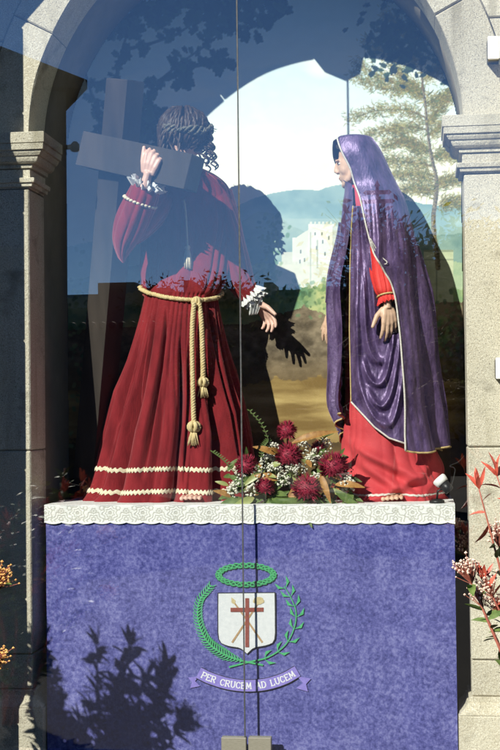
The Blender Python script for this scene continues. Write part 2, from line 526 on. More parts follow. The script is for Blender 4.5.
HW, ZC, AB, RING, TH = 0.921, 2.665, 0.972, 0.19, 0.23
ZIMP = 2.692                                             # top of the imposts, foot of the arch
niche = thing('stone_arch', (0, 0, 0), 'pale granite arch framing the glazed shrine niche, with moulded imposts and piers', 'arch')

def arc(a, dr=0.0):
    return ((HW + dr) * math.cos(a), ZC + (AB + dr) * math.sin(a))

cuts = [math.asin((ZIMP - ZC) / AB), math.radians(28), math.radians(54.5), math.radians(83.4)]
for side in (1, -1):
    for i in range(3):
        a0, a1 = cuts[i] + 0.002, cuts[i + 1] - 0.002
        n = 9
        inner = [arc(a0 + (a1 - a0) * k / (n - 1)) for k in range(n)]
        outer = [arc(a1 + (a0 - a1) * k / (n - 1), RING) for k in range(n)]
        poly = [(side * x, z) for x, z in inner + outer]
        MB().prism(poly, -0.004 * (i == 1), TH, 0.006).build('voussoir', 'stone', niche, smooth=False)
key = [arc(math.radians(84.6), -0.05), arc(math.radians(83.2), RING + 0.07), arc(math.radians(96.8), RING + 0.07), arc(math.radians(95.4), -0.035), arc(math.radians(89), -0.085)]
MB().prism(key, -0.05, TH, 0.012).build('keystone', 'stone', niche, smooth=False)

# spandrel courses between the ring and the buttresses
XB = 1.138
zc = [ZIMP, 3.10, 3.46, 3.82]
for side in (1, -1):
    for j in range(3):
        z0, z1 = zc[j] + 0.003, zc[j + 1] - 0.003
        pts = []
        for k in range(9):
            z = z0 + (z1 - z0) * k / 8
            s = min((z - ZC) / (AB + RING + 0.004), 1.0)
            pts.append((max((HW + RING + 0.004) * math.sqrt(max(1 - s * s, 0)), 0.23), z))
        poly = pts + [(XB, z1), (XB, z0)]
        MB().prism([(side * x, z) for x, z in poly], 0.0, 0.2, 0.005).build('spandrel_stone', 'stone', niche, smooth=False)

# piers: plinth, base moulding, shaft blocks, impost
def rect_loft(mb, side, prof):
    """prof: (z, projection); rectangle round a pier top or foot, projecting to the front and into the opening"""
    vs, fs = [], []
    for z, o in prof:
        xi, xo = side * (HW - o), side * (XB - 0.002)
        vs += [(xi, -o * 0.78, z), (xo, -o * 0.78, z), (xo, TH, z), (xi, TH, z)]
    for r in range(len(prof) - 1):
        for i in range(4):
            k = (i + 1) % 4
            fs.append((r * 4 + i, r * 4 + k, r * 4 + 4 + k, r * 4 + 4 + i))
    fs += [(3, 2, 1, 0), tuple(len(vs) - 4 + i for i in range(4))]
    return mb.add(vs, fs)

IMP = [(2.448, 0.0), (2.456, 0.0), (2.456, 0.016), (2.474, 0.018), (2.476, 0.028), (2.496, 0.030), (2.500, 0.027), (2.502, 0.006), (2.548, 0.006)]
IMP2 = [(2.552, 0.006), (2.554, 0.018), (2.574, 0.020), (2.576, 0.034), (2.585, 0.044), (2.598, 0.050), (2.612, 0.052), (2.614, 0.060),
        (2.628, 0.068), (2.640, 0.070), (2.642, 0.080), (2.672, 0.082), (2.675, 0.079), (2.678, 0.086), (2.731, 0.086), (2.735, 0.082)]
BASE = [(0.256, 0.052), (0.262, 0.050), (0.272, 0.038), (0.284, 0.026), (0.300, 0.019), (0.302, 0.012), (0.322, 0.012), (0.324, 0.0)]
IMP, IMP2 = ([(2.690 - (2.735 - z) * 0.80, o) for z, o in q] for q in (IMP, IMP2))
for side in (1, -1):
    rect_loft(MB(), side, IMP).build('impost_neck', 'stone', niche, smooth=False)
    rect_loft(MB(), side, IMP2).build('impost_moulding', 'stone', niche, smooth=False)
    rect_loft(MB(), side, BASE).build('base_moulding', 'stone', niche, smooth=False)
    rect_loft(MB(), side, [(0.0, 0.054), (0.004, 0.056), (0.250, 0.056), (0.254, 0.052)]).build('plinth', 'stone', niche, smooth=False)
    for z0, z1 in ((0.326, 0.470), (0.474, 1.335), (1.339, 2.456)):
        a, b = sorted((side * HW, side * (XB - 0.002)))
        MB().box(a, b, 0.0, TH, z0, z1, 0.005).build('pier_stone', 'stone', niche, smooth=False)
    # recessed joints, rougher plaster inside the niche
    a, b = sorted((side * (HW + 0.014), side * (XB + 0.3)))
    MB().box(a, b, 0.012, TH + 0.002, 0.0, ZIMP).build('mortar_joint', 'mortar', niche, smooth=False)
    a, b = sorted((side * (HW + 0.012), side * (HW + 0.10)))
    MB().box(a, b, TH + 0.004, 0.74, 0.0, ZC).build('niche_side', 'plaster', niche, smooth=False)
mb = MB()
na = 40
for k in range(na):
    a0, a1 = math.pi * k / na, math.pi * (k + 1) / na
    p, q = arc(a0, 0.02), arc(a1, 0.02)
    mb.add([(p[0], 0.014, p[1]), (q[0], 0.014, q[1]), (q[0] * 1.25, 0.014, 4.0), (p[0] * 1.25, 0.014, 4.0)], [(0, 1, 2, 3)])
mb.build('mortar_bed', 'mortar', niche, smooth=False)
mb = MB()
for k in range(na):
    a0, a1 = math.pi * k / na, math.pi * (k + 1) / na
    A = [arc(a0, 0.012), arc(a1, 0.012), arc(a1, 0.12), arc(a0, 0.12)]
    mb.add([(x, y, z) for y in (TH + 0.004, 0.74) for x, z in A],
           [(0, 1, 2, 3), (7, 6, 5, 4), (0, 4, 5, 1), (3, 2, 6, 7)])
mb.build('niche_vault', 'plaster', niche, smooth=True)
MB().box(-1.05, 1.05, 0.70, 0.76, 0.0, 3.8).build('niche_back', 'plaster', niche, smooth=False)
MB().box(-HW - 0.01, HW + 0.01, 0.02, 0.70, 0.0, 0.05).build('niche_floor', 'stone', niche, smooth=False)

# gable, buttresses and plain wall round the arch (their shadows reach the left pier)
church = thing('church_wall', (0, 0, 0), 'granite church front with side buttresses and a raking gable round the arch', 'wall')
for side in (1, -1):
    zz = [0.0, 0.42, 0.97, 1.52, 2.07, 2.62, 3.05, 3.42]
    for j in range(7):
        a, b = sorted((side * (XB + 0.002), side * 1.66))
        wob = 0.0 if j in (0,) else random.uniform(-0.003, 0.003)
        MB().box(a, b, -0.35 + wob, 0.22, zz[j] + 0.002, zz[j + 1] - 0.002, 0.006).build('buttress_stone', 'stone', church, smooth=False)
    sl = 1.05
    lo = [(0.0, 3.415 + sl * 1.155), (1.72, 3.415 - sl * 0.565)]
    poly = [lo[0], lo[1], (1.72, lo[1][1] + 0.24), (0.0, lo[0][1] + 0.24)]
    MB().prism([(side * x, z) for x, z in poly], -0.35, 0.1, 0.01).build('raking_coping', 'stone', church, smooth=False)
    for j in range(9):
        z0, z1 = j * 0.46 + 0.002, (j + 1) * 0.46 - 0.002
        off = 0.0 if j % 2 else 0.42
        xs = [1.664] + [1.664 + off + 0.84 * k for k in range(0 if off else 1, 5)]
        for x0, x1 in zip(xs[:-1], xs[1:]):
            a, b = sorted((side * (x0 + 0.002), side * (x1 - 0.002)))
            MB().box(a, b, 0.0, 0.2, z0, z1, 0.006).build('wall_stone', 'stone', church, smooth=False)
    a, b = sorted((side * 1.5, side * 5.0))
    MB().box(a, b, 0.012, 0.19, 0, 4.1).build('wall_core', 'mortar', church, smooth=False)
gab = [(-0.82, 3.824), (0.82, 3.824), (0.0, 4.68)]
MB().prism(gab, 0.004, 0.2, 0.005).build('gable_stone', 'stone', church, smooth=False)

# ================================================================== painted backdrop
BY = 0.65
U0, U1, V0, V1, RES = 52.0, 478.0, -86.0, 512.0, 1.32
W, H = int((U1 - U0) * RES), int((V1 - V0) * RES)
uu, vv = np.meshgrid(np.linspace(U0, U1, W), np.linspace(V0, V1, H))

def vnoise(su, sv, seed, octv=4):
    r = np.random.default_rng(seed); out = np.zeros((H, W)); amp, tot = 1.0, 0.0
    for o in range(octv):
        fu, fv = su / 2**o, sv / 2**o
        gx, gy = (uu - U0) / fu, (vv - V0) / fv
        nx, ny = int(gx.max()) + 3, int(gy.max()) + 3
        t = r.random((ny, nx)); ix, iy = gx.astype(int), gy.astype(int)
        fx, fy = gx - ix, gy - iy; fx = fx * fx * (3 - 2 * fx); fy = fy * fy * (3 - 2 * fy)
        out += amp * ((t[iy, ix] * (1 - fx) + t[iy, ix + 1] * fx) * (1 - fy) + (t[iy + 1, ix] * (1 - fx) + t[iy + 1, ix + 1] * fx) * fy)
        tot += amp; amp *= 0.55
    return out / tot

def lerp(a, b, t):
    return a + (b - a) * np.clip(t, 0, 1)[..., None]

def C(*c):
    return np.array(c, float) / 255.0

img = np.zeros((H, W, 3))
n1, n2, n3 = vnoise(90, 45, 1), vnoise(30, 22, 2), vnoise(7, 5, 3)
# sky: blue at the top paling to cream towards the hills, soft cloud
img[:] = C(232, 236, 220)
img = lerp(img, C(222, 236, 234), (205 - vv) / 90)
img = lerp(img, C(190, 221, 230), (110 - vv) / 110 + (n1 - 0.5) * 0.5)
img = lerp(img, C(150, 196, 216), (30 - vv) / 130)
img = lerp(img, C(246, 246, 232), np.clip((n1 - 0.52) * 5, 0, 0.8) * np.clip((vv - 20) / 60, 0, 1))
img = lerp(img, C(242, 238, 214), np.clip(1 - np.abs(vv - 165) / 60, 0, 1) * 0.6)

def inpoly(poly, wob=0.0, nz=None):
    x = uu + (nz - 0.5) * wob if wob else uu
    y = vv + (n3 - 0.5) * wob if wob else vv
    m = np.zeros((H, W), bool); n = len(poly)
    for i in range(n):
        (x0, y0), (x1, y1) = poly[i], poly[(i + 1) % n]
        if y0 == y1: continue
        c = ((y0 > y) != (y1 > y)) & (x < (x1 - x0) * (y - y0) / (y1 - y0) + x0)
        m ^= c
    return m

def below(line, wob=3.0):
    xs, ys = zip(*line)
    return vv + (n3 - 0.5) * wob > np.interp(uu, xs, ys)

def fill(mask, ca, cb, nz, k=1.0):
    global img
    img = np.where(mask[..., None], lerp(np.broadcast_to(ca, img.shape), cb, (nz - 0.5) * 2.2 * k + 0.5), img)

# far hills
far = [(52, 250), (120, 236), (180, 232), (222, 222), (236, 207), (252, 199), (270, 194), (288, 191), (303, 189), (318, 191), (332, 186), (350, 184), (380, 196), (420, 203), (445, 207), (478, 203)]
m = below(far, 2.0)
fill(m, C(132, 164, 166), C(170, 194, 187), n2)
img = np.where(m[..., None], lerp(img, C(186, 213, 198), (vv - 205) / 90), img)
near = [(52, 285), (150, 262), (215, 235), (235, 225), (258, 212), (275, 214), (292, 226), (318, 236), (350, 232), (400, 226), (430, 236), (478, 232)]
m = below(near, 3.0)
fill(m, C(116, 150, 148), C(166, 190, 174), n2)
m = below([(52, 300), (200, 285), (262, 262), (300, 268), (350, 258), (420, 262), (478, 262)], 5)
fill(m, C(150, 178, 150), C(199, 209, 171), n2)
# castle: square keep, curtain walls, battlements, slit windows
def box_c(u0, v0, u1, v1, c, shade=0.0):
    global img
    m = (uu >= u0) & (uu < u1) & (vv >= v0) & (vv < v1)
    img = np.where(m[..., None], np.clip(c + (n3[..., None] - 0.5) * 0.09, 0, 1), img)
box_c(282, 252, 300, 266, C(212, 212, 190))
box_c(292, 238, 318, 268, C(232, 231, 212))
img = np.where(inpoly([(294, 239), (311, 228), (318, 228), (318, 240), (294, 244)])[..., None], C(228, 227, 208), img)
box_c(308, 224, 334, 268, C(240, 238, 222))
box_c(333, 226, 352, 268, C(206, 210, 192))
for k in range(6): box_c(310 + 4 * k, 221.5, 312.2 + 4 * k, 225, C(226, 225, 206))
for k in range(5): box_c(334 + 4 * k, 223.5, 336 + 4 * k, 227, C(203, 207, 188))
box_c(276, 264, 352, 292, C(228, 225, 200))
for k in range(18): box_c(279 + 4.1 * k, 262, 281.3 + 4.1 * k, 265, C(220, 218, 194))
box_c(309.5, 232, 311, 290, C(190, 192, 172)); box_c(317, 240, 318.2, 268, C(184, 188, 170)); box_c(332.4, 226, 333.6, 268, C(190, 194, 176))
for (a, b) in ((300, 250), (304, 258), (314, 232), (321, 232), (328, 236), (316, 246), (324, 252), (338, 234), (344, 244), (339, 255), (299, 260), (322, 240)):
    box_c(a, b, a + 1.6, b + 3.6, C(112, 122, 112))
m = (uu > 274) & (uu < 353) & (vv > 219) & (vv < 293)
img = np.where(m[..., None], img * 0.74 + C(206, 214, 200) * 0.26, img)
# slope under the castle, shrubs
m = below([(52, 310), (230, 300), (270, 296), (283, 286), (310, 288), (350, 276), (400, 285), (478, 290)], 9)
fill(m, C(96, 140, 108), C(190, 198, 140), n2, 1.2)
# right-hand tower seen beside the veil
box_c(424, 250, 453, 305, C(196, 205, 172)); box_c(424, 250, 453, 252, C(150, 162, 138)); box_c(424, 259, 453, 260.2, C(160, 170, 146))
box_c(436, 262, 437.4, 305, C(158, 168, 144))
# brown rocky mound, ochre ground
m = below([(52, 330), (180, 325), (255, 322), (280, 312), (305, 306), (330, 316), (360, 318), (420, 304), (478, 300)], 8)
fill(m, C(86, 76, 62), C(150, 135, 112), 0.5 * n2 + 0.5 * n3, 1.3)
img = np.where(m[..., None], lerp(img, C(112, 94, 66), (vv - 350) / 40), img)
m = below([(52, 392), (240, 388), (275, 378), (300, 380), (340, 374), (420, 384), (478, 380)], 10)
band = vnoise(60, 9, 9)
fill(m, C(128, 104, 62), C(186, 162, 106), band, 1.2)
img = np.where(m[..., None], lerp(img, C(112, 86, 48), (vv - 420) / 40 * (n2 + 0.3)), img)
m = below([(52, 440), (260, 432), (330, 444), (400, 440), (478, 436)], 14)
fill(m, C(84, 68, 44), C(132, 106, 66), n2)

def stroke(x0, y0, x1, y1, w, c, op=1.0, w1=None):
    """one brush stroke from (x0,y0) to (x1,y1)"""
    w1 = w if w1 is None else w1
    r = max(w, w1) + 1.5
    i0, i1 = int((min(x0, x1) - r - U0) * RES), int((max(x0, x1) + r - U0) * RES) + 2
    j0, j1 = int((min(y0, y1) - r - V0) * RES), int((max(y0, y1) + r - V0) * RES) + 2
    i0, j0, i1, j1 = max(i0, 0), max(j0, 0), min(i1, W), min(j1, H)
    if i1 <= i0 or j1 <= j0: return
    X, Y = uu[j0:j1, i0:i1], vv[j0:j1, i0:i1]
    dx, dy = x1 - x0, y1 - y0; l2 = dx * dx + dy * dy + 1e-9
    t = np.clip(((X - x0) * dx + (Y - y0) * dy) / l2, 0, 1)
    d = np.hypot(X - x0 - t * dx, Y - y0 - t * dy)
    a = np.clip((w + (w1 - w) * t - d) * 1.4 + 0.5, 0, 1) * op
    img[j0:j1, i0:i1] = img[j0:j1, i0:i1] * (1 - a[..., None]) + np.asarray(c) * a[..., None]

def qbez(a, b, c, n):
    return [((1 - t)**2 * a[0] + 2 * t * (1 - t) * b[0] + t * t * c[0], (1 - t)**2 * a[1] + 2 * t * (1 - t) * b[1] + t * t * c[1]) for t in [k / (n - 1) for k in range(n)]]

rr = random.Random(5)
# conifer: pale trunk, sweeping boughs of short needle strokes
trunk = [(438, 268), (434.5, 240), (433.5, 214), (436.5, 192), (436, 176), (430.5, 152), (426.5, 120), (423, 90), (420.5, 60), (416, 28)]
boughs = [((421, 60), (396, 62), (366, 42)), ((424, 90), (392, 88), (356, 62)), ((424, 88), (388, 96), (354, 76)), ((426, 118), (394, 100), (350, 120)),
          ((427, 130), (400, 122), (366, 138)), ((429, 150), (404, 138), (384, 146)), ((432, 166), (404, 160), (380, 162)), ((434, 180), (414, 172), (390, 176)),
          ((436, 192), (420, 186), (400, 192)), ((423, 80), (440, 66), (462, 60)), ((425, 104), (446, 92), (472, 100)), ((428, 136), (446, 120), (470, 130)),
          ((431, 158), (448, 150), (470, 164)), ((436, 186), (450, 176), (472, 182)), ((419, 40), (404, 30), (384, 14)), ((416, 24), (436, 20), (458, 28)),
          ((440, 206), (452, 200), (470, 205)), ((425, 100), (410, 82), (392, 66)), ((426, 122), (440, 112), (455, 80)), ((430, 152), (412, 150), (395, 128))]
cols = [C(96, 94, 44), C(120, 112, 54), C(150, 136, 72), C(74, 78, 40), C(128, 102, 48), C(182, 170, 100), C(96, 114, 58)]
for a, b, c in boughs:
    q = qbez(a, b, c, 26)
    for k in range(25):
        stroke(*q[k], *q[k + 1], 0.9 * (1 - k / 30), C(120, 108, 72), 0.9)
    sgn = -1 if c[0] < a[0] else 1
    for k in range(2, 26):
        clump = 0.35 + 0.65 * abs(math.sin(k * 0.55 + a[1]))
        for _ in range(int(34 * clump)):
            x, y = q[k][0] + rr.gauss(0, 3.2), q[k][1] + rr.gauss(0, 3.8)
            ang = rr.gauss(-0.35, 0.8); ln = rr.uniform(2.0, 5.2) * (1.15 - 0.4 * k / 26)
            dx, dy = sgn * math.cos(ang) * ln, math.sin(ang) * ln
            stroke(x, y, x + dx, y + dy, 0.42, rr.choice(cols), 0.62, 0.2)
for k in range(len(trunk) - 1):
    (x0, y0), (x1, y1) = trunk[k], trunk[k + 1]
    w = 2.5 - 0.22 * k
    q = qbez((x0, y0), ((x0 + x1) / 2 + rr.uniform(-1.2, 1.2), (y0 + y1) / 2), (x1, y1), 7)
    for (a0, b0), (a1, b1) in zip(q[:-1], q[1:]):
        stroke(a0, b0, a1, b1, w, C(138, 126, 98)); stroke(a0 + w * .5, b0, a1 + w * .5, b1, w * 0.45, C(98, 92, 70), 0.8)
        stroke(a0 - w * .4, b0, a1 - w * .4, b1, w * 0.3, C(184, 172, 136), 0.6)
        for _ in range(5):
            yy = rr.uniform(min(b0, b1), max(b0, b1)); stroke(a0 + rr.uniform(-w, w), yy, a0 + rr.uniform(-w, w), yy + rr.uniform(-2, 2), 0.5, C(88, 82, 60), 0.6)
    for _ in range(5):       # sprays crossing the trunk
        x, y = (x0 + x1) / 2 + rr.uniform(-4, 4), rr.uniform(y1, y0)
        if y < 195: stroke(x, y, x + rr.uniform(-7, 7), y + rr.uniform(-6, 3), 0.9, rr.choice(cols), 0.8, 0.3)
# oak bough and leaf masses at the upper left
dk = [C(58, 74, 62), C(46, 60, 54), C(66, 86, 66), C(40, 52, 50)]
def oak_leaf(x, y, ang, s):
    c = rr.choice(dk)
    dx, dy = math.cos(ang), math.sin(ang)
    stroke(x, y, x + dx * s, y + dy * s, s * 0.20, c, 1, s * 0.14)
    for t in (0.25, 0.5, 0.75, 0.98):
        for sg in (1, -1):
            a2 = ang + sg * 1.05
            L_ = s * (0.36 - 0.18 * abs(t - 0.5))
            stroke(x + dx * s * t, y + dy * s * t, x + dx * s * t + math.cos(a2) * L_, y + dy * s * t + math.sin(a2) * L_, s * 0.13, c)
limbs = [[(96, 150), (104, 120), (110, 98), (130, 92), (158, 82), (182, 62), (205, 46), (226, 30)],
         [(110, 98), (118, 70), (124, 44), (134, 10), (140, -30)], [(158, 82), (190, 68), (206, 64), (222, 62)], [(130, 92), (140, 100), (152, 104)],
         [(124, 50), (150, 44), (178, 34), (200, 18)], [(104, 120), (92, 96), (84, 70)], [(92, 160), (100, 135), (98, 100)], [(182, 62), (184, 76), (186, 84)]]
for L_ in limbs:
    for k in range(len(L_) - 1):
        w = max(2.6 - 0.32 * k, 0.7) if L_ is limbs[0] else max(1.8 - 0.35 * k, 0.6)
        stroke(*L_[k], *L_[k + 1], w, C(62, 66, 64))
    for k in range(1, len(L_)):
        for _ in range(7):
            t = rr.random(); x = L_[k - 1][0] * (1 - t) + L_[k][0] * t; y = L_[k - 1][1] * (1 - t) + L_[k][1] * t
            oak_leaf(x + rr.uniform(-6, 6), y + rr.uniform(-6, 5), rr.uniform(0, 6.28), rr.uniform(5, 9))
for (x, y, a) in ((186, 74, 1.2), (190, 76, 1.9), (182, 78, 2.2), (206, 60, 0.3), (212, 62, 0.9), (220, 62, 0.1), (224, 60, 0.6), (214, 56, -0.3), (200, 58, 0.6), (150, 104, 0.9), (144, 120, 1.4), (146, 126, 2.2), (140, 128, 0.6)):
    oak_leaf(x, y, a, 12)
for _ in range(900):
    x, y = rr.uniform(100, 310), rr.uniform(-80, 34)
    edge = 34 - 10 * math.sin(x * 0.045) - max(0, (x - 262)) * 1.0 + 7 * math.sin(x * 0.21)
    if y < edge - 6: oak_leaf(x, y, rr.uniform(0, 6.28), rr.uniform(6, 12))
for _ in range(160):
    oak_leaf(rr.gauss(148, 7), rr.gauss(130, 13), rr.uniform(0, 6.28), rr.uniform(4, 8))
for _ in range(260):        # leaf mass of a farther bough at the upper right
    x, y = rr.gauss(402, 18), rr.gauss(38, 17)
    oak_leaf(x, y, rr.uniform(0, 6.28), rr.uniform(4, 7))
# shrubs painted on the slope and over the ground
for cx, cy, n, sx, sy in ((272, 236, 60, 6, 12), (262, 275, 60, 10, 8), (300, 296, 70, 16, 6), (335, 300, 70, 12, 9), (440, 330, 120, 14, 20), (250, 300, 80, 18, 8), (70, 330, 160, 20, 40), (110, 420, 120, 40, 20)):
    for _ in range(n):
        x, y = rr.gauss(cx, sx), rr.gauss(cy, sy)
        stroke(x, y, x + rr.uniform(-2, 2), y + rr.uniform(-3, 1), rr.uniform(0.8, 2.2), rr.choice([C(92, 128, 92), C(120, 150, 104), C(150, 172, 118), C(74, 104, 78)]), 0.6)
img = np.clip(img * (0.985 + 0.03 * n3[..., None]), 0, 1)
lin = np.where(img <= 0.04045, img / 12.92, ((img + 0.055) / 1.055) ** 2.4)

# grid vertices on the wall plane: every grid point is a point of the flat painting
corner = np.array([[P(a, b, BY) for a in (U0, U1)] for b in (V0, V1)])
d_ = np.stack([uu.ravel(), vv.ravel()], 1)
dirs = np.array(fwd)[None] + np.array(right)[None] * ((d_[:, :1] - 250) / FPX) - np.array(up)[None] * ((d_[:, 1:] - 375) / FPX)
pts = np.array(CAM)[None] + dirs * ((BY + DIST) / dirs[:, 1:2])
inside = (np.abs(pts[:, 0]) < HW + 0.011) & ((pts[:, 2] < ZC) | ((pts[:, 0] / (HW + .011))**2 + ((pts[:, 2] - ZC) / (AB + .011))**2 < 1))
ii = np.arange(H * W).reshape(H, W)
q = np.stack([ii[1:, :-1], ii[1:, 1:], ii[:-1, 1:], ii[:-1, :-1]], -1).reshape(-1, 4)
q = q[inside[q].all(1)]
used = np.unique(q); remap = np.full(H * W, -1); remap[used] = np.arange(len(used))
q = remap[q]; pv = pts[used]; pc = lin.reshape(-1, 3)[used]
backdrop = thing('painted_backdrop', (0, BY, 1.0), 'painted landscape backdrop with castle, hills and a conifer behind the two statues', 'painting')
me = bpy.data.meshes.new('painted_panel')
me.vertices.add(len(pv)); me.vertices.foreach_set('co', (pv - np.array([0, BY, 1.0])).ravel())
me.loops.add(len(q) * 4); me.loops.foreach_set('vertex_index', q.ravel().astype(np.int32))
me.polygons.add(len(q)); me.polygons.foreach_set('loop_start', np.arange(0, len(q) * 4, 4, dtype=np.int32))
ca_ = me.color_attributes.new('paint', 'FLOAT_COLOR', 'POINT')
ca_.data.foreach_set('color', np.concatenate([pc, np.ones((len(pc), 1))], 1).ravel().astype(np.float32))
me.update(); me.validate(); me.materials.append(MATS['painting'])
po = bpy.data.objects.new('painted_panel', me); COL.objects.link(po); po.parent = backdrop
MB().box(-0.90, 0.90, BY + 0.006, BY + 0.03, 0.95, 3.2, 0.002).build('backing_board', 'wood_dark', backdrop, smooth=False)

# ================================================================== glass front
glass = thing('glazed_screen', (0, GLASS_Y, 0.1), 'tall clear glass front of two panes reflecting the sky and street', 'glass')
sx = P(241, 375, GLASS_Y).x
GX = 1.105
MB().box(-1.125, sx - 0.003, GLASS_Y - 0.005, GLASS_Y + 0.005, 0.10, 3.72).build('pane', 'pane_glass', glass, smooth=False)
MB().box(sx + 0.003, GX, GLASS_Y - 0.005, GLASS_Y + 0.005, 0.10, 3.72).build('pane', 'pane_glass', glass, smooth=False)
MB().box(sx - 0.0027, sx + 0.0027, GLASS_Y - 0.004, GLASS_Y + 0.004, 0.10, 3.72).build('joint_seal', 'seam_silicone', glass, smooth=False)
def wall_clamp(u, v0, v1, side, label):
    a, b = P(u, v1, GLASS_Y - 0.012), P(u, v0, GLASS_Y - 0.012)
    x0, x1 = (a.x, a.x + 0.045) if side > 0 else (-1.135, -1.09)
    t = thing('glass_clamp', ((x0 + x1) / 2, GLASS_Y, a.z), label, 'clamp', 'clamps holding the glass')
    MB().box(x0, x1, GLASS_Y - 0.022, GLASS_Y - 0.006, a.z, b.z, 0.003).build('front_plate', 'white_plastic', t, smooth=False)
    MB().box(x1 + 0.002 if side > 0 else x0 - 0.03, x1 + 0.03 if side > 0 else x0 - 0.002, GLASS_Y - 0.022, -0.001, a.z, b.z, 0.003).build('wall_bracket', 'white_plastic', t, smooth=False)
    MB().box(x0, x1, GLASS_Y + 0.006, -0.001, a.z + 0.004, b.z - 0.004, 0.002).build('spacer_block', 'black_plastic', t, smooth=False)
wall_clamp(488, 37, 60, 1, 'white clamp on the right pier level with the arch stones')
wall_clamp(496, 358, 379, 1, 'white clamp at the right picture edge halfway down the pier')
t = thing('glass_foot_clamp', P(246, 752, GLASS_Y), 'dull metal clamp at the foot of the glass seam below the emblem', 'clamp', 'clamps holding the glass')
for a, b in ((221.5, 246), (248.5, 271)):
    p, q_ = P(a, 775, GLASS_Y - 0.02), P(b, 738, GLASS_Y - 0.02)
    MB().box(p.x, q_.x, GLASS_Y - 0.018, GLASS_Y - 0.006, max(p.z, 0.0), q_.z, 0.002).build('clamp_plate', 'steel', t, smooth=False)
    MB().box(p.x, q_.x, GLASS_Y + 0.006, GLASS_Y + 0.018, max(p.z, 0.0), q_.z, 0.002).build('clamp_plate', 'steel', t, smooth=False)

# ================================================================== altar table, cloth, lace
AY = 0.0
ZT = P(250, 505.5, AY).z
AX0, AX1 = P(46, 560, AY).x, P(455, 560, AY).x
tb = thing('altar_table', (0, 0.3, 0.05), 'long altar table hidden under the blue velvet cloth', 'table')
MB().box(AX0 + 0.015, AX1 - 0.015, 0.015, 0.62, ZT - 0.04, ZT - 0.004, 0.002).build('tabletop', 'wood_dark', tb, smooth=False)
for x in (AX0 + 0.03, AX1 - 0.09):
    for y in (0.03, 0.54):
        MB().box(x, x + 0.06, y, y + 0.06, 0.05, ZT - 0.04, 0.003).build('leg', 'wood_dark', tb, smooth=False)
cloth = thing('altar_cloth', (0, AY, 0.06), 'mottled blue violet velvet cloth with a crest hanging over the altar front', 'altar cloth')
nu, nv = 160, 90
pts = []
for j in range(nv):
    z = ZT - (ZT - 0.055) * j / (nv - 1)
    k = (j / (nv - 1))
    for i in range(nu):
        x = AX0 + (AX1 - AX0) * i / (nu - 1)
        m_ = 1 - math.exp(-(max(abs(x - 0.0) - 0.20, 0) / 0.16) ** 2)      # flat behind the crest, soft hanging folds beside it
        w = 0.0015 * math.sin(x * 9 + 1.0) * k + m_ * k * (0.006 * math.sin(x * 13 + 0.8 * math.sin(3 * z)) + 0.003 * math.sin(x * 31 + 2 * z)) + 0.0012 * math.sin(z * 17 + x * 2) * m_
        pts.append((x, AY + w, z))
MB().grid(pts, nu, nv).build('front_drape', 'blue_velvet', cloth, fix=False)
mb = MB()
mb.add([(AX0, AY, ZT), (AX1, AY, ZT), (AX1, 0.63, ZT), (AX0, 0.63, ZT)], [(0, 1, 2, 3)])
mb.build('top_drape', 'blue_velvet', cloth, smooth=False)
for x in (AX0, AX1):
    MB().add([(x, AY, ZT), (x, 0.63, ZT), (x, 0.63, 0.06), (x, AY, 0.06)], [(0, 1, 2, 3)]).build('side_drape', 'blue_velvet', cloth, smooth=False)

# lace runner: scalloped drop with pierced medallions
lace = thing('lace_runner', (0, AY, ZT), 'white lace runner with a scalloped edge along the altar top', 'lace')
LW, LH = 860, 44
lx = np.linspace(AX0 - 0.004, AX1 + 0.003, LW); px = (lx - AX0) / scl(AY)
drop = (17.6 + 1.7 * np.abs(np.sin(px * math.pi / 17.0)) ** 0.8) * scl(AY)
tt = np.linspace(0, 1, LH)
X, T = np.meshgrid(lx, tt); Z = ZT + 0.004 - T * drop[None]
PX = np.broadcast_to(px[None], X.shape); PY = T * 20
def ring_(cx, cy, r, w, per):
    dx_ = ((PX - cx + per / 2) % per) - per / 2; dy_ = PY - cy
    d = np.hypot(dx_, dy_) * (1 + 0.13 * np.cos(7 * np.arctan2(dy_, dx_) + cx + 0.25 * np.floor((PX - cx + per / 2) / per)))
    return np.clip(1.3 - np.abs(d - r) / w, 0, 1)
pat = np.zeros_like(X)
for args in ((0, 9, 7.2, 0.8, 34), (0, 9, 4.2, 0.7, 34), (0, 9, 1.2, 1.2, 34), (17, 18, 9.5, 0.8, 34), (17, 18, 6.2, 0.7, 34), (8.5, 3.5, 2.2, .7, 17), (17, 7, 2.6, .8, 34), (17, 7, 0.5, .9, 34), (0, 16, 2, .8, 17)):
    pat = np.maximum(pat, ring_(*args))
mesh_ = (np.sin(PX * 3.9) * np.sin(PY * 3.9) > 0.1) * 0.45
pat = np.maximum(pat, mesh_ * (1 - pat) * (PY > 2.5) * (PY < 17.5))
pat = np.where(PY < 1.6, 0.0, pat); pat = np.where(PY > 18.6, 0.0, pat)
colr = np.stack([0.88 - 0.36 * pat, 0.88 - 0.37 * pat, 0.85 - 0.40 * pat], -1)
Yl = AY - 0.008 + 0.0016 * pat + 0.0015 * np.sin(X * 40)
Z = Z - 0.0
vsl = np.stack([X, Yl, Z], -1).reshape(-1, 3)
mb = MB(); mb.grid([tuple(p) for p in vsl], LW, LH)
lo = mb.build('lace_drop', 'lace_runner', lace, fix=False)
cl = lo.data.color_attributes.new('paint', 'FLOAT_COLOR', 'POINT')
cl.data.foreach_set('color', np.concatenate([colr.reshape(-1, 3), np.ones((LW * LH, 1))], 1).ravel().astype(np.float32))
MB().box(AX0 - 0.004, AX1 + 0.003, AY - 0.0085, 0.30, ZT + 0.001, ZT + 0.005, 0.0).build('lace_top', 'white_lace', lace, smooth=False)

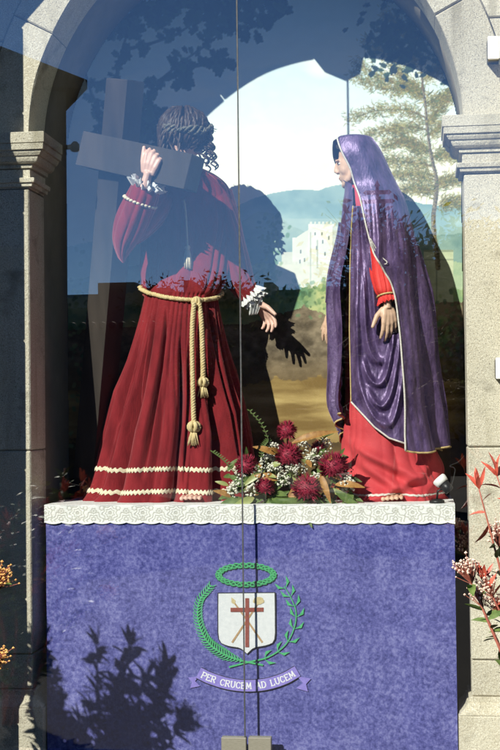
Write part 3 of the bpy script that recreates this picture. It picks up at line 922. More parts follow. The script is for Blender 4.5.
# ------------------------------------------------------------------ crest on the cloth
EY = AY - 0.0055
crest = thing('crest', P(247, 690, EY), parent=cloth)
crest['label'] = 'painted crest of thorn crown, shield, palms and lettered ribbon'
def flat(parts, name, m, y=EY, parent=None):
    """flat shapes given as pixel outlines on the cloth"""
    mb = MB()
    for i, poly in enumerate(parts):      # overlapping strokes lie a hair apart
        mb.add([P(a, b, y - (i % 25) * 2e-5) for a, b in poly], [tuple(range(len(poly)))])
    o = mb.build(name, m, parent or crest, smooth=False, fix=False)
    return o
def ribbon_poly(pts, w0, w1=None):
    w1 = w0 if w1 is None else w1
    out = []
    n = len(pts)
    L_, R_ = [], []
    for i, p in enumerate(pts):
        a, b = pts[max(i - 1, 0)], pts[min(i + 1, n - 1)]
        dx, dy = b[0] - a[0], b[1] - a[1]; l = math.hypot(dx, dy) or 1
        w = (w0 + (w1 - w0) * i / (n - 1)) / 2
        L_.append((p[0] - dy / l * w, p[1] + dx / l * w)); R_.append((p[0] + dy / l * w, p[1] - dx / l * w))
    for i in range(n - 1):
        out.append([L_[i], L_[i + 1], R_[i + 1], R_[i]])
    return out
def smooth2(pts, n):
    return [tuple(r) for r in spline([(i, *p) for i, p in enumerate(pts)], np.linspace(0, len(pts) - 1, n))]
# crown of thorns
dk_parts, gr = [], []
for ph in range(3):
    q_ = []
    for k in range(97):
        a = 2 * math.pi * k / 96; w = 3.0 * math.sin(9 * a + ph * 2.1)
        q_.append((246 + (27.5 + w) * math.cos(a), 574.5 + (9.6 + w * 0.75) * math.sin(a)))
    gr += ribbon_poly(q_, 1.0); dk_parts += ribbon_poly([(a, b + 0.7) for a, b in q_], 1.3)
for k in range(40):
    a = 2 * math.pi * k / 40 + 0.05; s = 1 if k % 2 else -1
    x, y = 246 + (27.5 + s * 1.5) * math.cos(a), 574.5 + (9.6 + s) * math.sin(a)
    gr.append([(x - 0.5, y), (x + 0.6, y + 0.2), (x + s * 3.4 * math.cos(a + 0.5), y + s * 3.0 * math.sin(a + 0.5))])
flat(dk_parts, 'crown_outline', 'emblem_green_dark', EY + 0.0008)
flat(gr, 'thorn_crown_motif', 'emblem_green')
# left palm
st = smooth2([(263, 665), (240, 660), (222, 653), (207, 641), (198.5, 622), (199, 602), (210, 586)], 40)
parts = ribbon_poly(st, 1.8, 0.8)
for k in range(6, 40):
    x, y = st[k]; dx, dy = st[k][0] - st[k - 1][0], st[k][1] - st[k - 1][1]; l = math.hypot(dx, dy); dx, dy = dx / l, dy / l
    for s in (1, -1):
        ln = (11 if s > 0 else 9) * (1.0 - 0.45 * (k / 40)) * min(1, (k - 4) / 6)
        ex, ey = x + ln * (dx * 0.75 - s * dy * 0.7), y + ln * (dy * 0.75 + s * dx * 0.7)
        mx_, my_ = x + ln * 0.5 * (dx * 0.55 - s * dy * 0.85), y + ln * 0.5 * (dy * 0.55 + s * dx * 0.85)
        parts += ribbon_poly([(x, y), (mx_, my_), (ex, ey)], 1.5, 0.6)
flat(parts, 'palm_frond', 'emblem_green')
# right branch with pointed leaves
st = smooth2([(229, 667), (248, 662), (268, 657), (285, 645), (294, 628), (296, 612), (291, 598), (284, 586)], 40)
parts = ribbon_poly(st, 1.7, 0.8)
for k in range(10, 40, 4):
    x, y = st[k]; dx, dy = st[k][0] - st[k - 1][0], st[k][1] - st[k - 1][1]; l = math.hypot(dx, dy); dx, dy = dx / l, dy / l
    for s, ln in ((1, 13), (-1, 12)):
        ex, ey = x + ln * (dx * 0.82 - s * dy * 0.55), y + ln * (dy * 0.82 + s * dx * 0.55)
        mx_, my_ = x + ln * .45 * (dx * 0.6 - s * dy * 0.9), y + ln * .45 * (dy * 0.6 + s * dx * 0.9)
        parts.append([(x, y), (mx_ + 1.7 * s * dy, my_ - 1.7 * s * dx), (ex, ey), (mx_ - 1.7 * s * dy, my_ + 1.7 * s * dx)])
flat(parts, 'leafy_branch', 'emblem_green')
# shield
def shield(g):
    top = [(218.5 - g, 593.5 - g), (274.5 + g, 593.0 - g)]
    rt = smooth2([(274.5 + g, 593 - g), (274.8 + g, 620), (274 + g, 640), (266, 645 + g), (254, 647.5 + g), (247, 653.5 + g)], 14)
    lf = smooth2([(247, 653.5 + g), (240, 647.8 + g), (228, 645.5 + g), (219.5 - g, 640), (218.4 - g, 620), (218.5 - g, 593.5 - g)], 14)
    return [top[0]] + rt + lf[1:-1]
flat([shield(1.0)], 'shield_outline', 'shield_line', EY - 0.0006)
flat([shield(0)], 'shield', 'shield_white', EY - 0.0012)
flat(ribbon_poly([(262.5, 642.5), (247, 620), (234.5, 603)], 2.0, 1.6), 'lance', 'emblem_wood', EY - 0.0018)
flat([[(234.8, 604.6), (231.6, 602.6), (231.2, 597), (235.6, 600.4)]], 'lance_tip', 'emblem_ochre', EY - 0.0022)
flat(ribbon_poly([(232, 642.5), (247, 620), (257.5, 604)], 2.0, 1.6), 'reed', 'emblem_wood', EY - 0.0026)
flat([[(258.5 + 5.6 * math.cos(a) * (1 + .12 * math.sin(5 * a)), 600.6 + 3.9 * math.sin(a)) for a in [k * 0.4488 for k in range(14)]]], 'sponge', 'emblem_ochre', EY - 0.0030)
flat([[(245.2, 598), (249.0, 598), (249.0, 647), (245.2, 647)], [(230.5, 607.6), (245.1, 607.6), (245.1, 611.8), (230.5, 611.8)], [(249.1, 607.6), (263.5, 607.4), (263.5, 611.6), (249.1, 611.8)]], 'cross_motif', 'emblem_red', EY - 0.0034)
# ribbon with its motto
rc = smooth2([(198.5, 672.5), (210, 678), (228, 683.5), (247, 685.6), (266, 684), (284, 678.5), (297.5, 671)], 60)
flat(ribbon_poly(rc, 12.8), 'ribbon_outline', 'shield_line', EY - 0.0006)
flat([[(297, 676), (311, 678.5), (306, 684), (308, 691.5), (296, 688), (303, 683)]], 'ribbon_tail', 'ribbon', EY - 0.0004)
flat([[(199, 676), (188, 677.5), (192, 682), (190, 688), (200, 686), (195, 681)]], 'ribbon_tail', 'ribbon', EY - 0.0004)
flat(ribbon_poly(rc, 11.4), 'ribbon', 'ribbon', EY - 0.0012)
G = {  # letters as strokes in a unit box, y downwards
 'P': [[(0, 0), (0, 1)], [(0, 0), (.5, 0), (.68, .14), (.68, .38), (.5, .52), (0, .52)], [(-.12, 1), (.14, 1)], [(-.12, 0), (.1, 0)]],
 'E': [[(0, 0), (0, 1)], [(-.1, 0), (.58, 0), (.58, .14)], [(0, .48), (.42, .48)], [(-.1, 1), (.6, 1), (.6, .86)]],
 'R': [[(0, 0), (0, 1)], [(-.1, 0), (.48, 0), (.64, .14), (.64, .36), (.48, .5), (0, .5)], [(.3, .5), (.72, 1)], [(-.12, 1), (.14, 1)]],
 'C': [[(.7, .2), (.56, .04), (.34, 0), (.12, .12), (0, .36), (0, .64), (.12, .88), (.34, 1), (.56, .96), (.7, .8)]],
 'U': [[(0, 0), (0, .66), (.1, .9), (.33, 1), (.56, .9), (.66, .66), (.66, 0)], [(-.12, 0), (.12, 0)], [(.54, 0), (.78, 0)]],
 'M': [[(0, 1), (.08, 0), (.42, .8), (.76, 0), (.84, 1)], [(-.1, 1), (.12, 1)], [(.72, 1), (.96, 1)]],
 'A': [[(0, 1), (.36, 0), (.72, 1)], [(.14, .64), (.58, .64)], [(-.1, 1), (.12, 1)], [(.6, 1), (.84, 1)]],
 'D': [[(0, 0), (0, 1)], [(-.1, 0), (.4, 0), (.64, .2), (.72, .5), (.64, .8), (.4, 1), (-.1, 1)]],
 'L': [[(0, 0), (0, 1)], [(-.1, 0), (.12, 0)], [(-.1, 1), (.56, 1), (.56, .82)]]}
GW = {'P': .68, 'E': .6, 'R': .72, 'C': .7, 'U': .66, 'M': .84, 'A': .72, 'D': .72, 'L': .56, ' ': .42}
text = 'PER CRUCEM AD LUCEM'
size, gap = 6.0, 1.75
tot = sum(GW[c] * size * 0.86 + gap for c in text) - gap
arr = np.array(rc); seg = np.concatenate([[0], np.cumsum(np.hypot(*np.diff(arr, axis=0).T))])
pos = (seg[-1] - tot) / 2
for c in text:
    w = GW[c] * size * 0.86
    if c != ' ':
        s = pos + w / 2
        x, y = np.interp(s, seg, arr[:, 0]), np.interp(s, seg, arr[:, 1])
        x2, y2 = np.interp(s + 1, seg, arr[:, 0]), np.interp(s + 1, seg, arr[:, 1])
        a = math.atan2(y2 - y, x2 - x); co, si = math.cos(a), math.sin(a)
        parts = []
        for st_ in G[c]:
            q_ = [((px_ - GW[c] / 2) * size * 0.86, (py_ - 0.5) * size) for px_, py_ in st_]
            q_ = [(x + p_[0] * co - p_[1] * si, y + p_[0] * si + p_[1] * co) for p_ in q_]
            for a_, b_ in zip(q_[:-1], q_[1:]):
                dx, dy = b_[0] - a_[0], b_[1] - a_[1]; l = math.hypot(dx, dy) or 1; k_ = 0.35 / l
                parts += ribbon_poly([(a_[0] - dx * k_, a_[1] - dy * k_), (b_[0] + dx * k_, b_[1] + dy * k_)], 1.15 if abs(dy) > abs(dx) else 0.85)
        flat(parts, 'letter', 'letter_white', EY - 0.0020)
    pos += w + gap

# ================================================================== figures
def hand_mb(W, d, s, n, curl, size=1.0, spread=0.05, thumb=(0.6, 0.75, 0.25)):
    """hand from wrist W: d towards the fingers, s towards the thumb side, n out of the palm; curl per finger (3 joints)"""
    W, d, s, n = Vector(W), Vector(d).normalized(), Vector(s), Vector(n)
    s = (s - d * s.dot(d)).normalized(); n = (n - d * n.dot(d) - s * n.dot(s)).normalized()
    mb = MB()
    kn = [(0.030, 0.086, 0.070), (0.010, 0.092, 0.080), (-0.010, 0.087, 0.074), (-0.029, 0.076, 0.058)]
    mb.tube([W - d * 0.05 * size, W + d * 0.0, W + d * 0.02 * size], [0.027 * size, 0.025 * size, 0.026 * size], 12, flat=0.75)
    for k, (o, f, ln) in enumerate(kn):
        o *= size; f *= size; ln *= size
        a = W + d * 0.012 * size + s * o * 0.55
        b = W + d * f + s * o - n * 0.004 * size
        mb.tube([a, (a + b) / 2 - n * 0.003, b], [0.0145 * size, 0.0150 * size, 0.0115 * size], 10)
        mb.ell(b, 0.0112 * size, 10, 7)
        c = curl[k]; ang = 0.0; p = b; pts, rad = [b], [0.0102 * size]
        dd = (d + s * (spread * (1.5 - k))).normalized()
        for j, fr in enumerate((0.46, 0.30, 0.24)):
            ang += c[j]
            q = p + (dd * math.cos(ang) + n * math.sin(ang)) * ln * fr
            pts.append(q); rad.append((0.0094, 0.0084, 0.0068)[j] * size); p = q
        mb.tube(pts, rad, 10)
        for q, r in zip(pts[1:], rad[1:]): mb.ell(q, r * 1.0, 10, 7)
    b = W + d * 0.022 * size + s * 0.022 * size + n * 0.006 * size
    td = (d * thumb[0] + s * thumb[1] + n * thumb[2]).normalized()
    t2 = (td * 0.7 + d * 0.6).normalized()
    pts = [b, b + td * 0.042 * size, b + td * 0.042 * size + t2 * 0.032 * size, b + td * 0.042 * size + t2 * 0.055 * size]
    mb.tube(pts, [0.0165 * size, 0.0125 * size, 0.0105 * size, 0.008 * size], 10)
    for q, r in zip(pts, (0.0165, 0.0125, 0.0105, 0.008)): mb.ell(q, r * size, 10, 7)
    return remesh(mb, 0.0032, 3)

def head_mb(c, f, u_, size=1.0, beard=False):
    """head about c (mid height), facing f"""
    f = Vector(f).normalized(); u_ = (Vector(u_) - f * Vector(u_).dot(f)).normalized(); r_ = f.cross(u_)
    R = Matrix((r_, f, u_)).transposed()
    T = lambda x, y, z: Vector(c) + R @ Vector((x, y, z)) * size
    mb = MB()
    E = lambda p, r, nu=18, nv=12: mb.ell(T(*p), tuple(q * size for q in r), nu, nv, R)
    E((0, -0.018, 0.035), (0.075, 0.094, 0.084), 24, 16)
    E((0, 0.022, -0.010), (0.062, 0.066, 0.085), 24, 16)
    E((0, 0.040, -0.052), (0.048, 0.046, 0.052))
    E((0, 0.068, -0.088), (0.021, 0.018, 0.018))
    for s in (1, -1):
        E((s * 0.034, 0.054, -0.026), (0.022, 0.020, 0.028))
        E((s * 0.030, 0.080, 0.020), (0.024, 0.012, 0.008))
        E((s * 0.077, -0.005, -0.005), (0.008, 0.018, 0.030))
        mb.tube([T(s * 0.066, 0.0, -0.03), T(s * 0.05, 0.04, -0.075), T(s * 0.015, 0.068, -0.092)], [0.016 * size, 0.015 * size, 0.014 * size], 10)
    mb.tube([T(0, 0.083, 0.022), T(0, 0.094, 0.002), T(0, 0.101, -0.019), T(0, 0.099, -0.026)], [0.0085 * size, 0.0085 * size, 0.0095 * size, 0.008 * size], 10)
    for s in (1, -1): E((s * 0.011, 0.092, -0.027), (0.008, 0.010, 0.007))
    E((0, 0.083, -0.050), (0.020, 0.009, 0.0055)); E((0, 0.081, -0.062), (0.017, 0.010, 0.0065))
    mb.tube([T(0, -0.02, -0.04), T(0, -0.035, -0.11), T(0, -0.045, -0.17)], [0.054 * size, 0.050 * size, 0.058 * size], 16)
    return remesh(mb, 0.0040, 7), T, R

def eyes(parent, T, R, size):
    for s in (1, -1):
        e = MB().ell(T(s * 0.031, 0.070, 0.006), tuple(q * size for q in (0.0125, 0.009, 0.0065)), 12, 8, R).build('eye', 'eye_white', parent)
        MB().ell(T(s * 0.031, 0.0765, 0.005), tuple(q * size for q in (0.006, 0.0035, 0.0055)), 10, 6, R).build('iris', 'eye_dark', e)
        MB().tube([T(s * 0.014, 0.088, 0.026), T(s * 0.030, 0.090, 0.031), T(s * 0.047, 0.080, 0.026)], [0.003 * size, 0.0035 * size, 0.002 * size], 6).build('eyebrow', 'hair_brown', parent)
    MB().ell(T(0, 0.0870, -0.0555), tuple(q * size for q in (0.015, 0.0050, 0.0048)), 14, 8, R).build('lips', 'lip', parent)

def fold(th, n, seed, sharp=0.75):
    w = th + 0.22 * math.sin(2 * th + seed) + 0.10 * math.sin(5 * th + 2.3 * seed) + 0.05 * math.sin(9 * th + seed * 0.7)
    return abs(math.sin(n * 0.5 * w + seed)) ** sharp

class Robe:
    """closed skirt-like surface from rows (v, uL, uR, y centre, depth radius)"""
    def __init__(s, rows, disp):
        s.rows, s.disp = sorted(rows), disp
    def frame(s, v):
        uL, uR, yc, b = spline(s.rows, [v])[0]
        c = P((uL + uR) / 2, v, yc)
        return c, (uR - uL) / 2 * scl(yc), b
    def at(s, th, v, off=0.0):
        c, a, b = s.frame(v)
        k = 1 + s.disp(th, v)
        x, y = a * k * math.cos(th), b * k * math.sin(th)
        l = math.hypot(x, y) or 1
        return Vector((c.x + x * (1 + off / l), c.y + y * (1 + off / l), c.z))
    def mesh(s, n, m):
        v0, v1 = s.rows[0][0], s.rows[-1][0]
        pts = []
        for j in range(m):
            v = v0 + (v1 - v0) * j / (m - 1)
            c, a, b = s.frame(v)
            for i in range(n):
                th = 2 * math.pi * i / n
                k = 1 + s.disp(th, v)
                pts.append((c.x + a * k * math.cos(th), c.y + b * k * math.sin(th), c.z))
        return MB().grid(pts, n, m, closed=True)

# ------------------------------------------------------------------ man in the maroon robe
YR = 0.34
man = thing('robed_statue', P(172, 503, YR), 'statue in a maroon velvet robe and thorn crown, bowed under the dark cross', 'statue')
ROWS1 = [(166, 172, 196, .30, .060), (176, 160, 216, .34, .090), (188, 148, 229, .38, .098), (205, 142, 234, .41, .102), (230, 140, 235, .42, .104), (262, 141, 230, .41, .112),
         (286, 142, 224, .385, .118), (295, 142, 220, .375, .118), (304, 140, 221, .365, .128), (330, 134, 226, .345, .150), (380, 122, 235, .35, .172), (430, 110, 243, .355, .190),
         (470, 101, 247, .355, .202), (490, 95, 250, .355, .210), (503.5, 85, 254, .35, .228)]
_fr = random.Random(17)
RIDGES = []
_a = 0.0
while _a < 2 * math.pi - 0.12:
    w_ = 0.11 + 0.46 * _fr.random() ** 1.8; RIDGES.append((_a + w_ / 2, w_ * 0.58, min(1.0, 0.35 + 1.7 * w_) * _fr.uniform(0.75, 1.0), _fr.uniform(-0.16, 0.16), _fr.uniform(0.0, 0.35))); _a += w_
def ridges(th, t):
    e = 0.0
    for a, w, h, dr, t0 in RIDGES:
        d = (th - a - dr * t + math.pi) % (2 * math.pi) - math.pi
        if abs(d) < w: e = max(e, h * min(1, max(0, (t - t0) / 0.5 + 0.35)) * (1 - (d / w) ** 2) ** 0.6)
    return e
TUCKS = [(-math.pi + 0.18 + 0.30 * k + _fr.uniform(-0.09, 0.09), _fr.uniform(0.022, 0.05), _fr.uniform(0.5, 1.0), _fr.uniform(-0.14, 0.14), _fr.uniform(-0.1, 0.3), _fr.uniform(0.6, 1.2)) for k in range(10)]
def tucks(th, t):
    e = 0.0
    for a, w, h, dr, t0, t1 in TUCKS:
        d = (th - a - dr * t + math.pi) % (2 * math.pi) - math.pi
        q = min(1, max(0, (t - t0) / 0.2)) * min(1, max(0, (t1 - t) / 0.25))
        if abs(d) < 4 * w: e += h * q * math.exp(-(d / w) ** 2)
    return e
def disp1(th, v):
    if v > 295:
        t = (v - 295) / 208.0
        a = 0.09 + 0.40 * t ** 0.6
        f = 1.15 * ridges(th, t) - 0.55
        g2 = fold(th + 0.05 * math.sin(v * 0.04), 31, 2.7) - 0.6
        wob = 0.02 * t * math.sin(3 * th + v * 0.03)
        e = a * f + (0.050 * (1 - t) + 0.012) * g2 + wob - 0.36 * tucks(th, t)
        if v > 486:          # hem breaks on the table
            e += 0.05 * ((v - 486) / 18) ** 2 * math.sin(8 * th + 1)
        return e
    t = (295 - v) / 130.0
    return (0.06 * (1 - t) + 0.025) * (fold(th, 15, 1.1) - 0.6) * min(1, t * 4 + 0.6) + 0.03 * math.sin(4 * th + v * 0.05) * math.sin(math.pi * min(t, 1)) + 0.03 * math.exp(-((v - 272) / 12.0) ** 2)
robe = Robe(ROWS1, disp1)
robe.mesh(420, 190).build('robe', 'maroon_velvet', man)
def braid(rb, v, name, wd, mt, parent, amp=1.1, per=96, th0=0.0, th1=2 * math.pi, n=900, off=0.006):
    per = per * 1.6; amp = amp * 0.8
    """scalloped braid sewn round the cloth at height v"""
    pts = []
    for k in (-1, -0.5, 0, 0.5, 1):
        for i in range(n):
            th = th0 + (th1 - th0) * i / (n - 1)
            vv_ = v + k * wd + amp * math.sin(per * th) + 0.8 * math.sin(5 * th)
            pts.append(rb.at(th, vv_, off - 0.003 * abs(k)))
    MB().grid(pts, n, 5).build(name, mt, parent, fix=False)
braid(robe, 467.5, 'hem_braid', 1.9, 'cream_braid', man)
braid(robe, 489.0, 'hem_braid', 1.9, 'cream_braid', man)
# toes showing under the hem
mb = MB()
for k in range(5):
    p = P(181.5 + 4.5 * k, 498.5 - 0.5 * math.sin(k * .8), 0.105)
    mb.tube([p + Vector((0.003, 0.12, 0.015)), p + Vector((0, 0.02, 0.004)), p], [0.010, 0.0078, 0.0075], 10); mb.ell(p, 0.0092 - 0.0005 * k, 10, 8)
remesh(mb, 0.003, 2).build('foot', 'skin_flush', man)

def sleeve(path, radii, name, mt, parent, seed=0.0, amp=0.10, nf=9, flat_=1.0, m=60, n=110):
    pts = curve_pts(path, m); r = spline([(i, q) for i, q in enumerate(radii)], np.linspace(0, len(radii) - 1, m))[:, 0]
    vs = []; t0 = (pts[1] - pts[0]).normalized(); nr = t0.orthogonal().normalized()
    for i, p in enumerate(pts):
        t = (pts[min(i + 1, m - 1)] - pts[max(i - 1, 0)]).normalized()
        nr = (nr - t * nr.dot(t)).normalized(); bi = t.cross(nr)
        s_ = i / (m - 1)
        for k in range(n):
            a = 2 * math.pi * k / n
            kk = r[i] * (1 + amp * (0.4 + 0.8 * s_) * (fold(a, nf, seed + 0.4 * math.sin(3 * s_)) - 0.6) + 0.04 * math.sin(9 * s_ + 3 * a + seed))
            vs.append(p + nr * kk * math.cos(a) + bi * kk * flat_ * math.sin(a))
    MB().grid(vs, n, m, closed=True).build(name, mt, parent)
    return pts, r

def ruffle(center, axis, r0, r1, length, name, mt, parent, waves=13, seed=0.0, wamp=0.25):
    """gathered lace frill flaring from r0 to r1 along axis"""
    ax = Vector(axis).normalized(); nr = ax.orthogonal().normalized(); bi = ax.cross(nr)
    n, m = 200, 12; vs = []
    for j in range(m):
        t = j / (m - 1)
        for i in range(n):
            a = 2 * math.pi * i / n
            r = r0 + (r1 - r0) * t + r1 * wamp * t * math.sin(waves * a + seed + 0.6 * math.sin(2 * a)) + 0.003 * t * math.sin(57 * a)
            h = length * (t + 0.10 * t * math.sin(waves * a + seed + 1.4) + 0.06 * t * math.sin(41 * a))
            vs.append(Vector(center) + nr * r * math.cos(a) + bi * r * math.sin(a) + ax * h)
    return MB().grid(vs, n, m, closed=True).build(name, mt, parent)

# raised arm on the viewer's left, gripping the beam
sleeve([P(165, 192, .38), P(152, 208, .31), P(139, 226, .22), P(130, 238, .16)], [0.075, 0.078, 0.066, 0.040], 'upper_sleeve', 'maroon_velvet', man, 0.8, 0.14, 9)
# the bell of the sleeve hanging below the elbow
sleeve([P(146, 187, .075), P(141, 200, .085), P(132, 222, .115), P(125, 240, .14), P(122.5, 254, .15), P(123.5, 263, .155)], [0.060, 0.066, 0.068, 0.052, 0.026, 0.004], 'sleeve', 'maroon_velvet', man, 1.9, 0.20, 7, 1.1)
axl = (P(149, 178, .06) - P(139, 206, .085)).normalized()
cw = P(145, 190, .075)
mbb = MB()
nr = axl.orthogonal().normalized(); bi = axl.cross(nr)
for k in range(26):
    a = 2 * math.pi * k / 26
    mbb.ell(P(140, 202, .088) + nr * 0.070 * math.cos(a) + bi * 0.070 * math.sin(a), (0.010, 0.010, 0.007), 8, 6)
mbb.build('cuff_braid', 'cream_braid', man)
ruffle(cw - axl * 0.012, axl, 0.040, 0.062, 0.055, 'lace_cuff', 'white_lace', man, 12, 0.3)
ruffle(cw - axl * 0.012, axl, 0.046, 0.074, 0.038, 'lace_cuff', 'white_lace', man, 14, 1.7)
Wr = P(147.5, 177, .028)
h1 = hand_mb(Wr, P(155, 153, .022) - Wr, Vector((-0.9, 0.1, 0.3)), Vector((0.55, 0.8, 0.1)),
             [(0.75, 0.65, 0.4), (0.85, 0.65, 0.4), (0.95, 0.65, 0.4), (1.0, 0.65, 0.4)], 1.04, 0.08, (0.8, 0.45, 0.1))
h1.build('hand', 'skin_flush', man)

# lowered arm on the viewer's right
sleeve([P(216, 194, .40), P(225, 225, .43), P(231, 252, .45), P(239, 278, .465), P(250, 295, .475)], [0.072, 0.074, 0.070, 0.064, 0.046], 'sleeve', 'maroon_velvet', man, 3.1, 0.14, 9)
ax2 = (P(262, 310, .49) - P(247, 290, .47)).normalized()
ruffle(P(249, 291, .475), ax2, 0.032, 0.050, 0.055, 'lace_cuff', 'white_lace', man, 11, 0.9)
ruffle(P(248, 289, .47), ax2, 0.036, 0.058, 0.045, 'lace_cuff', 'white_lace', man, 12, 2.2)
# long fall of lace under the wrist
fall = []
for j in range(14):
    t = j / 13
    for i in range(60):
        s_ = i / 59
        q = P(250 + 13 * s_ * (1 - 0.3 * t) - 1.5 * t, 291 + 8 * s_ + t * (24 - 9 * s_), .46)
        fall.append(q + Vector((0, 0.012 * math.sin(s_ * 22 + t) * (0.3 + t), 0.003 * math.sin(s_ * 60) * t)))
MB().grid(fall, 60, 14).build('lace_fall', 'white_lace', man)
W2 = P(258, 303, .485)
hand_mb(W2, P(271, 323, .49) - W2, Vector((0.5, -0.6, 0.5)), Vector((-0.5, 0.55, -0.65)),
        [(0.25, 0.35, 0.25), (0.35, 0.45, 0.3), (0.4, 0.5, 0.35), (0.45, 0.5, 0.35)], 0.95, 0.10).build('hand', 'skin_flush', man)

# head, hair, thorn crown
HC = P(184, 139, .235)
hf = Vector((0.86, -0.22, -0.50)).normalized(); hu = Vector((0.45, -0.12, 0.90))
hm, HT, HR = head_mb(HC, hf, hu, 1.0)
hd = hm.build('head', 'skin_flush', man)
eyes(hd, HT, HR, 1.0)
mb = MB()
hr = random.Random(3)
def lock(root_dir, length, curl, r0):
    """one wavy lock starting on the skull"""
    x, y, z = root_dir
    l = math.sqrt(x * x + y * y + z * z); x, y, z = x / l, y / l, z / l
    p = HT(0.086 * x, 0.104 * y - 0.018, 0.092 * z + 0.036)
    pts = [p]; out = (p - HT(0, -0.018, 0.036)).normalized()
    side = out.cross(Vector((0, 0, 1))); side = side.normalized() if side.length > 1e-3 else Vector((1, 0, 0))
    n = 22; ph = hr.uniform(0, 6.28)
    pos_ = Vector(p)
    for k in range(1, n):
        t = k / (n - 1)
        q = Vector(pos_)
        rel = q - HT(0, -0.018, 0.036)
        rl = HR.transposed() @ rel
        e = math.sqrt((rl.x / 0.090) ** 2 + (rl.y / 0.108) ** 2 + (rl.z / 0.098) ** 2)
        nrm = rel.normalized()
        dn = Vector((0, 0, -1)); tang = dn - nrm * dn.dot(nrm) if e < 1.12 else dn + nrm * 0.04
        tang = tang.normalized() if tang.length > 0.05 else side
        q += tang * (length / n)
        if e < 1.0: q += nrm * 0.006
        pos_ = q
        pts.append(q + side * curl * (0.35 + t) * math.sin(ph + t * 15) + nrm * curl * (0.35 + t) * math.cos(ph + t * 15) * 0.8)
    mb.tube(pts, [r0 * (1 - 0.6 * (k / (n - 1)) ** 2) for k in range(n)], 6)
for k in range(330):
    a = hr.uniform(0, 6.28); zz_ = hr.uniform(0.05, 1.0); rr_ = math.sqrt(1 - zz_ * zz_)
    d_ = (rr_ * math.cos(a), rr_ * math.sin(a), zz_)
    front = d_[1] > 0.45 and abs(d_[0]) < 0.62
    if front and zz_ < 0.5: continue
    lock(d_, hr.uniform(0.10, 0.16) if front else hr.uniform(0.16, 0.27), hr.uniform(0.004, 0.009), hr.uniform(0.006, 0.010))
for k in range(26):      # ringlets falling on the shoulder at the right
    lock((hr.uniform(-0.75, 1.0), hr.uniform(-0.6, 0.75), hr.uniform(-0.35, 0.25)), hr.uniform(0.15, 0.22), hr.uniform(0.011, 0.017), hr.uniform(0.006, 0.008))
for k in range(46):      # long ringlets beside the face and on the shoulders
    s_ = 1 if k % 2 else -1
    lock((s_ * hr.uniform(0.8, 1.0), hr.uniform(-0.5, 0.45), hr.uniform(-0.1, 0.3)), hr.uniform(0.20, 0.30), hr.uniform(0.009, 0.014), hr.uniform(0.007, 0.009))
for k in range(9):       # ringlets hanging clear of the beam
    a0, b0 = P(200 + 1.2 * k, 132 + hr.uniform(-4, 4), .20), P(205 + 1.5 * k, 163 + hr.uniform(-5, 13), .22)
    pts = []
    for i in range(60):
        t = i / 59; ph = 2 * math.pi * (4.2 * t) + k
        pts.append(a0 + (b0 - a0) * t + Vector((math.cos(ph), math.sin(ph), 0)) * 0.009 * min(1, 4 * t))
    mb.tube(pts, [0.0062 * (1 - 0.5 * i / 59) for i in range(60)], 6)
mb.ell(HT(0, -0.022, 0.040), (0.083, 0.098, 0.088), 24, 16, HR)
mb.build('hair', 'hair_brown', man)
mb = MB()
for k in range(26):      # beard
    a = -1.2 + 2.4 * k / 25
    p = HT(0.050 * math.sin(a), 0.030 + 0.050 * math.cos(a), -0.080)
    mb.tube([p + HR @ Vector((0, 0, 0.03)), p, p + HR @ Vector((0.004 * math.sin(k * 3), 0.01, -0.045 - 0.012 * math.sin(k * 1.7)))], [0.008, 0.010, 0.003], 6)
mb.build('beard', 'hair_brown', hd)
cr = thing('thorn_crown', HT(0, 0, 0.05), parent=man)
CC = HT(0, -0.012, 0.050)
cz_ = Vector((0.10, -0.30, 0.95)).normalized(); cx_ = Vector((1, 0, 0)); cx_ = (cx_ - cz_ * cx_.dot(cz_)).normalized(); cy_ = cz_.cross(cx_)
CR = Matrix((cx_, cy_, cz_)).transposed()
mb = MB()
for ph in (0, 1.6, 3.2, 4.7):
    pts = []
    for k in range(81):
        a = 2 * math.pi * k / 80
        pts.append(CC + CR @ Vector(((0.106 + 0.009 * math.cos(8 * a + ph)) * math.cos(a), (0.104 + 0.009 * math.cos(8 * a + ph)) * math.sin(a), 0.013 * math.sin(8 * a + ph + 0.5 * math.sin(3 * a + ph)) + 0.006 * math.sin(2 * a + ph))))
    mb.tube(pts, 0.0060, 8, cap=False)
mb.build('braided_twig', 'thorn_wood', cr)
for k in range(26):
    a = 2 * math.pi * k / 26 + 0.1; o = hr.uniform(-0.5, 0.5)
    b = CC + CR @ Vector((0.110 * math.cos(a), 0.108 * math.sin(a), 0))
    MB().tube([b, b + CR @ Vector((math.cos(a + o), math.sin(a + o), hr.uniform(-0.7, 0.9))).normalized() * 0.026], [0.0028, 0.0004], 5).build('thorn', 'thorn_wood', cr)

# rope girdle with two hanging ends
def rope_pts(mb, pts, r, lay=0.035, strands=3):
    n = len(pts)
    cum = [0.0]
    for i in range(1, n): cum.append(cum[-1] + (pts[i] - pts[i - 1]).length)
    for s_ in range(strands):
        q = []
        for i, p in enumerate(pts):
            t = (pts[min(i + 1, n - 1)] - pts[max(i - 1, 0)]).normalized()
            a = t.cross(Vector((0.3, -1, 0.2))).normalized(); b = t.cross(a)
            w = 2 * math.pi * (cum[i] / lay + s_ / strands)
            q.append(p + a * r * 0.55 * math.cos(w) + b * r * 0.55 * math.sin(w))
        mb.tube(q, r * 0.60, 7)
girdle = thing('rope_girdle', P(197, 302, .18), parent=man)
pts = []
for k in range(150):
    th = 2 * math.pi * k / 149
    v = 291 + 11.5 * math.cos(th + 1.05)
    pts.append(robe.at(th, v, 0.010))
mb = MB(); rope_pts(mb, pts, 0.010); mb.build('waist_loop', 'rope', girdle)
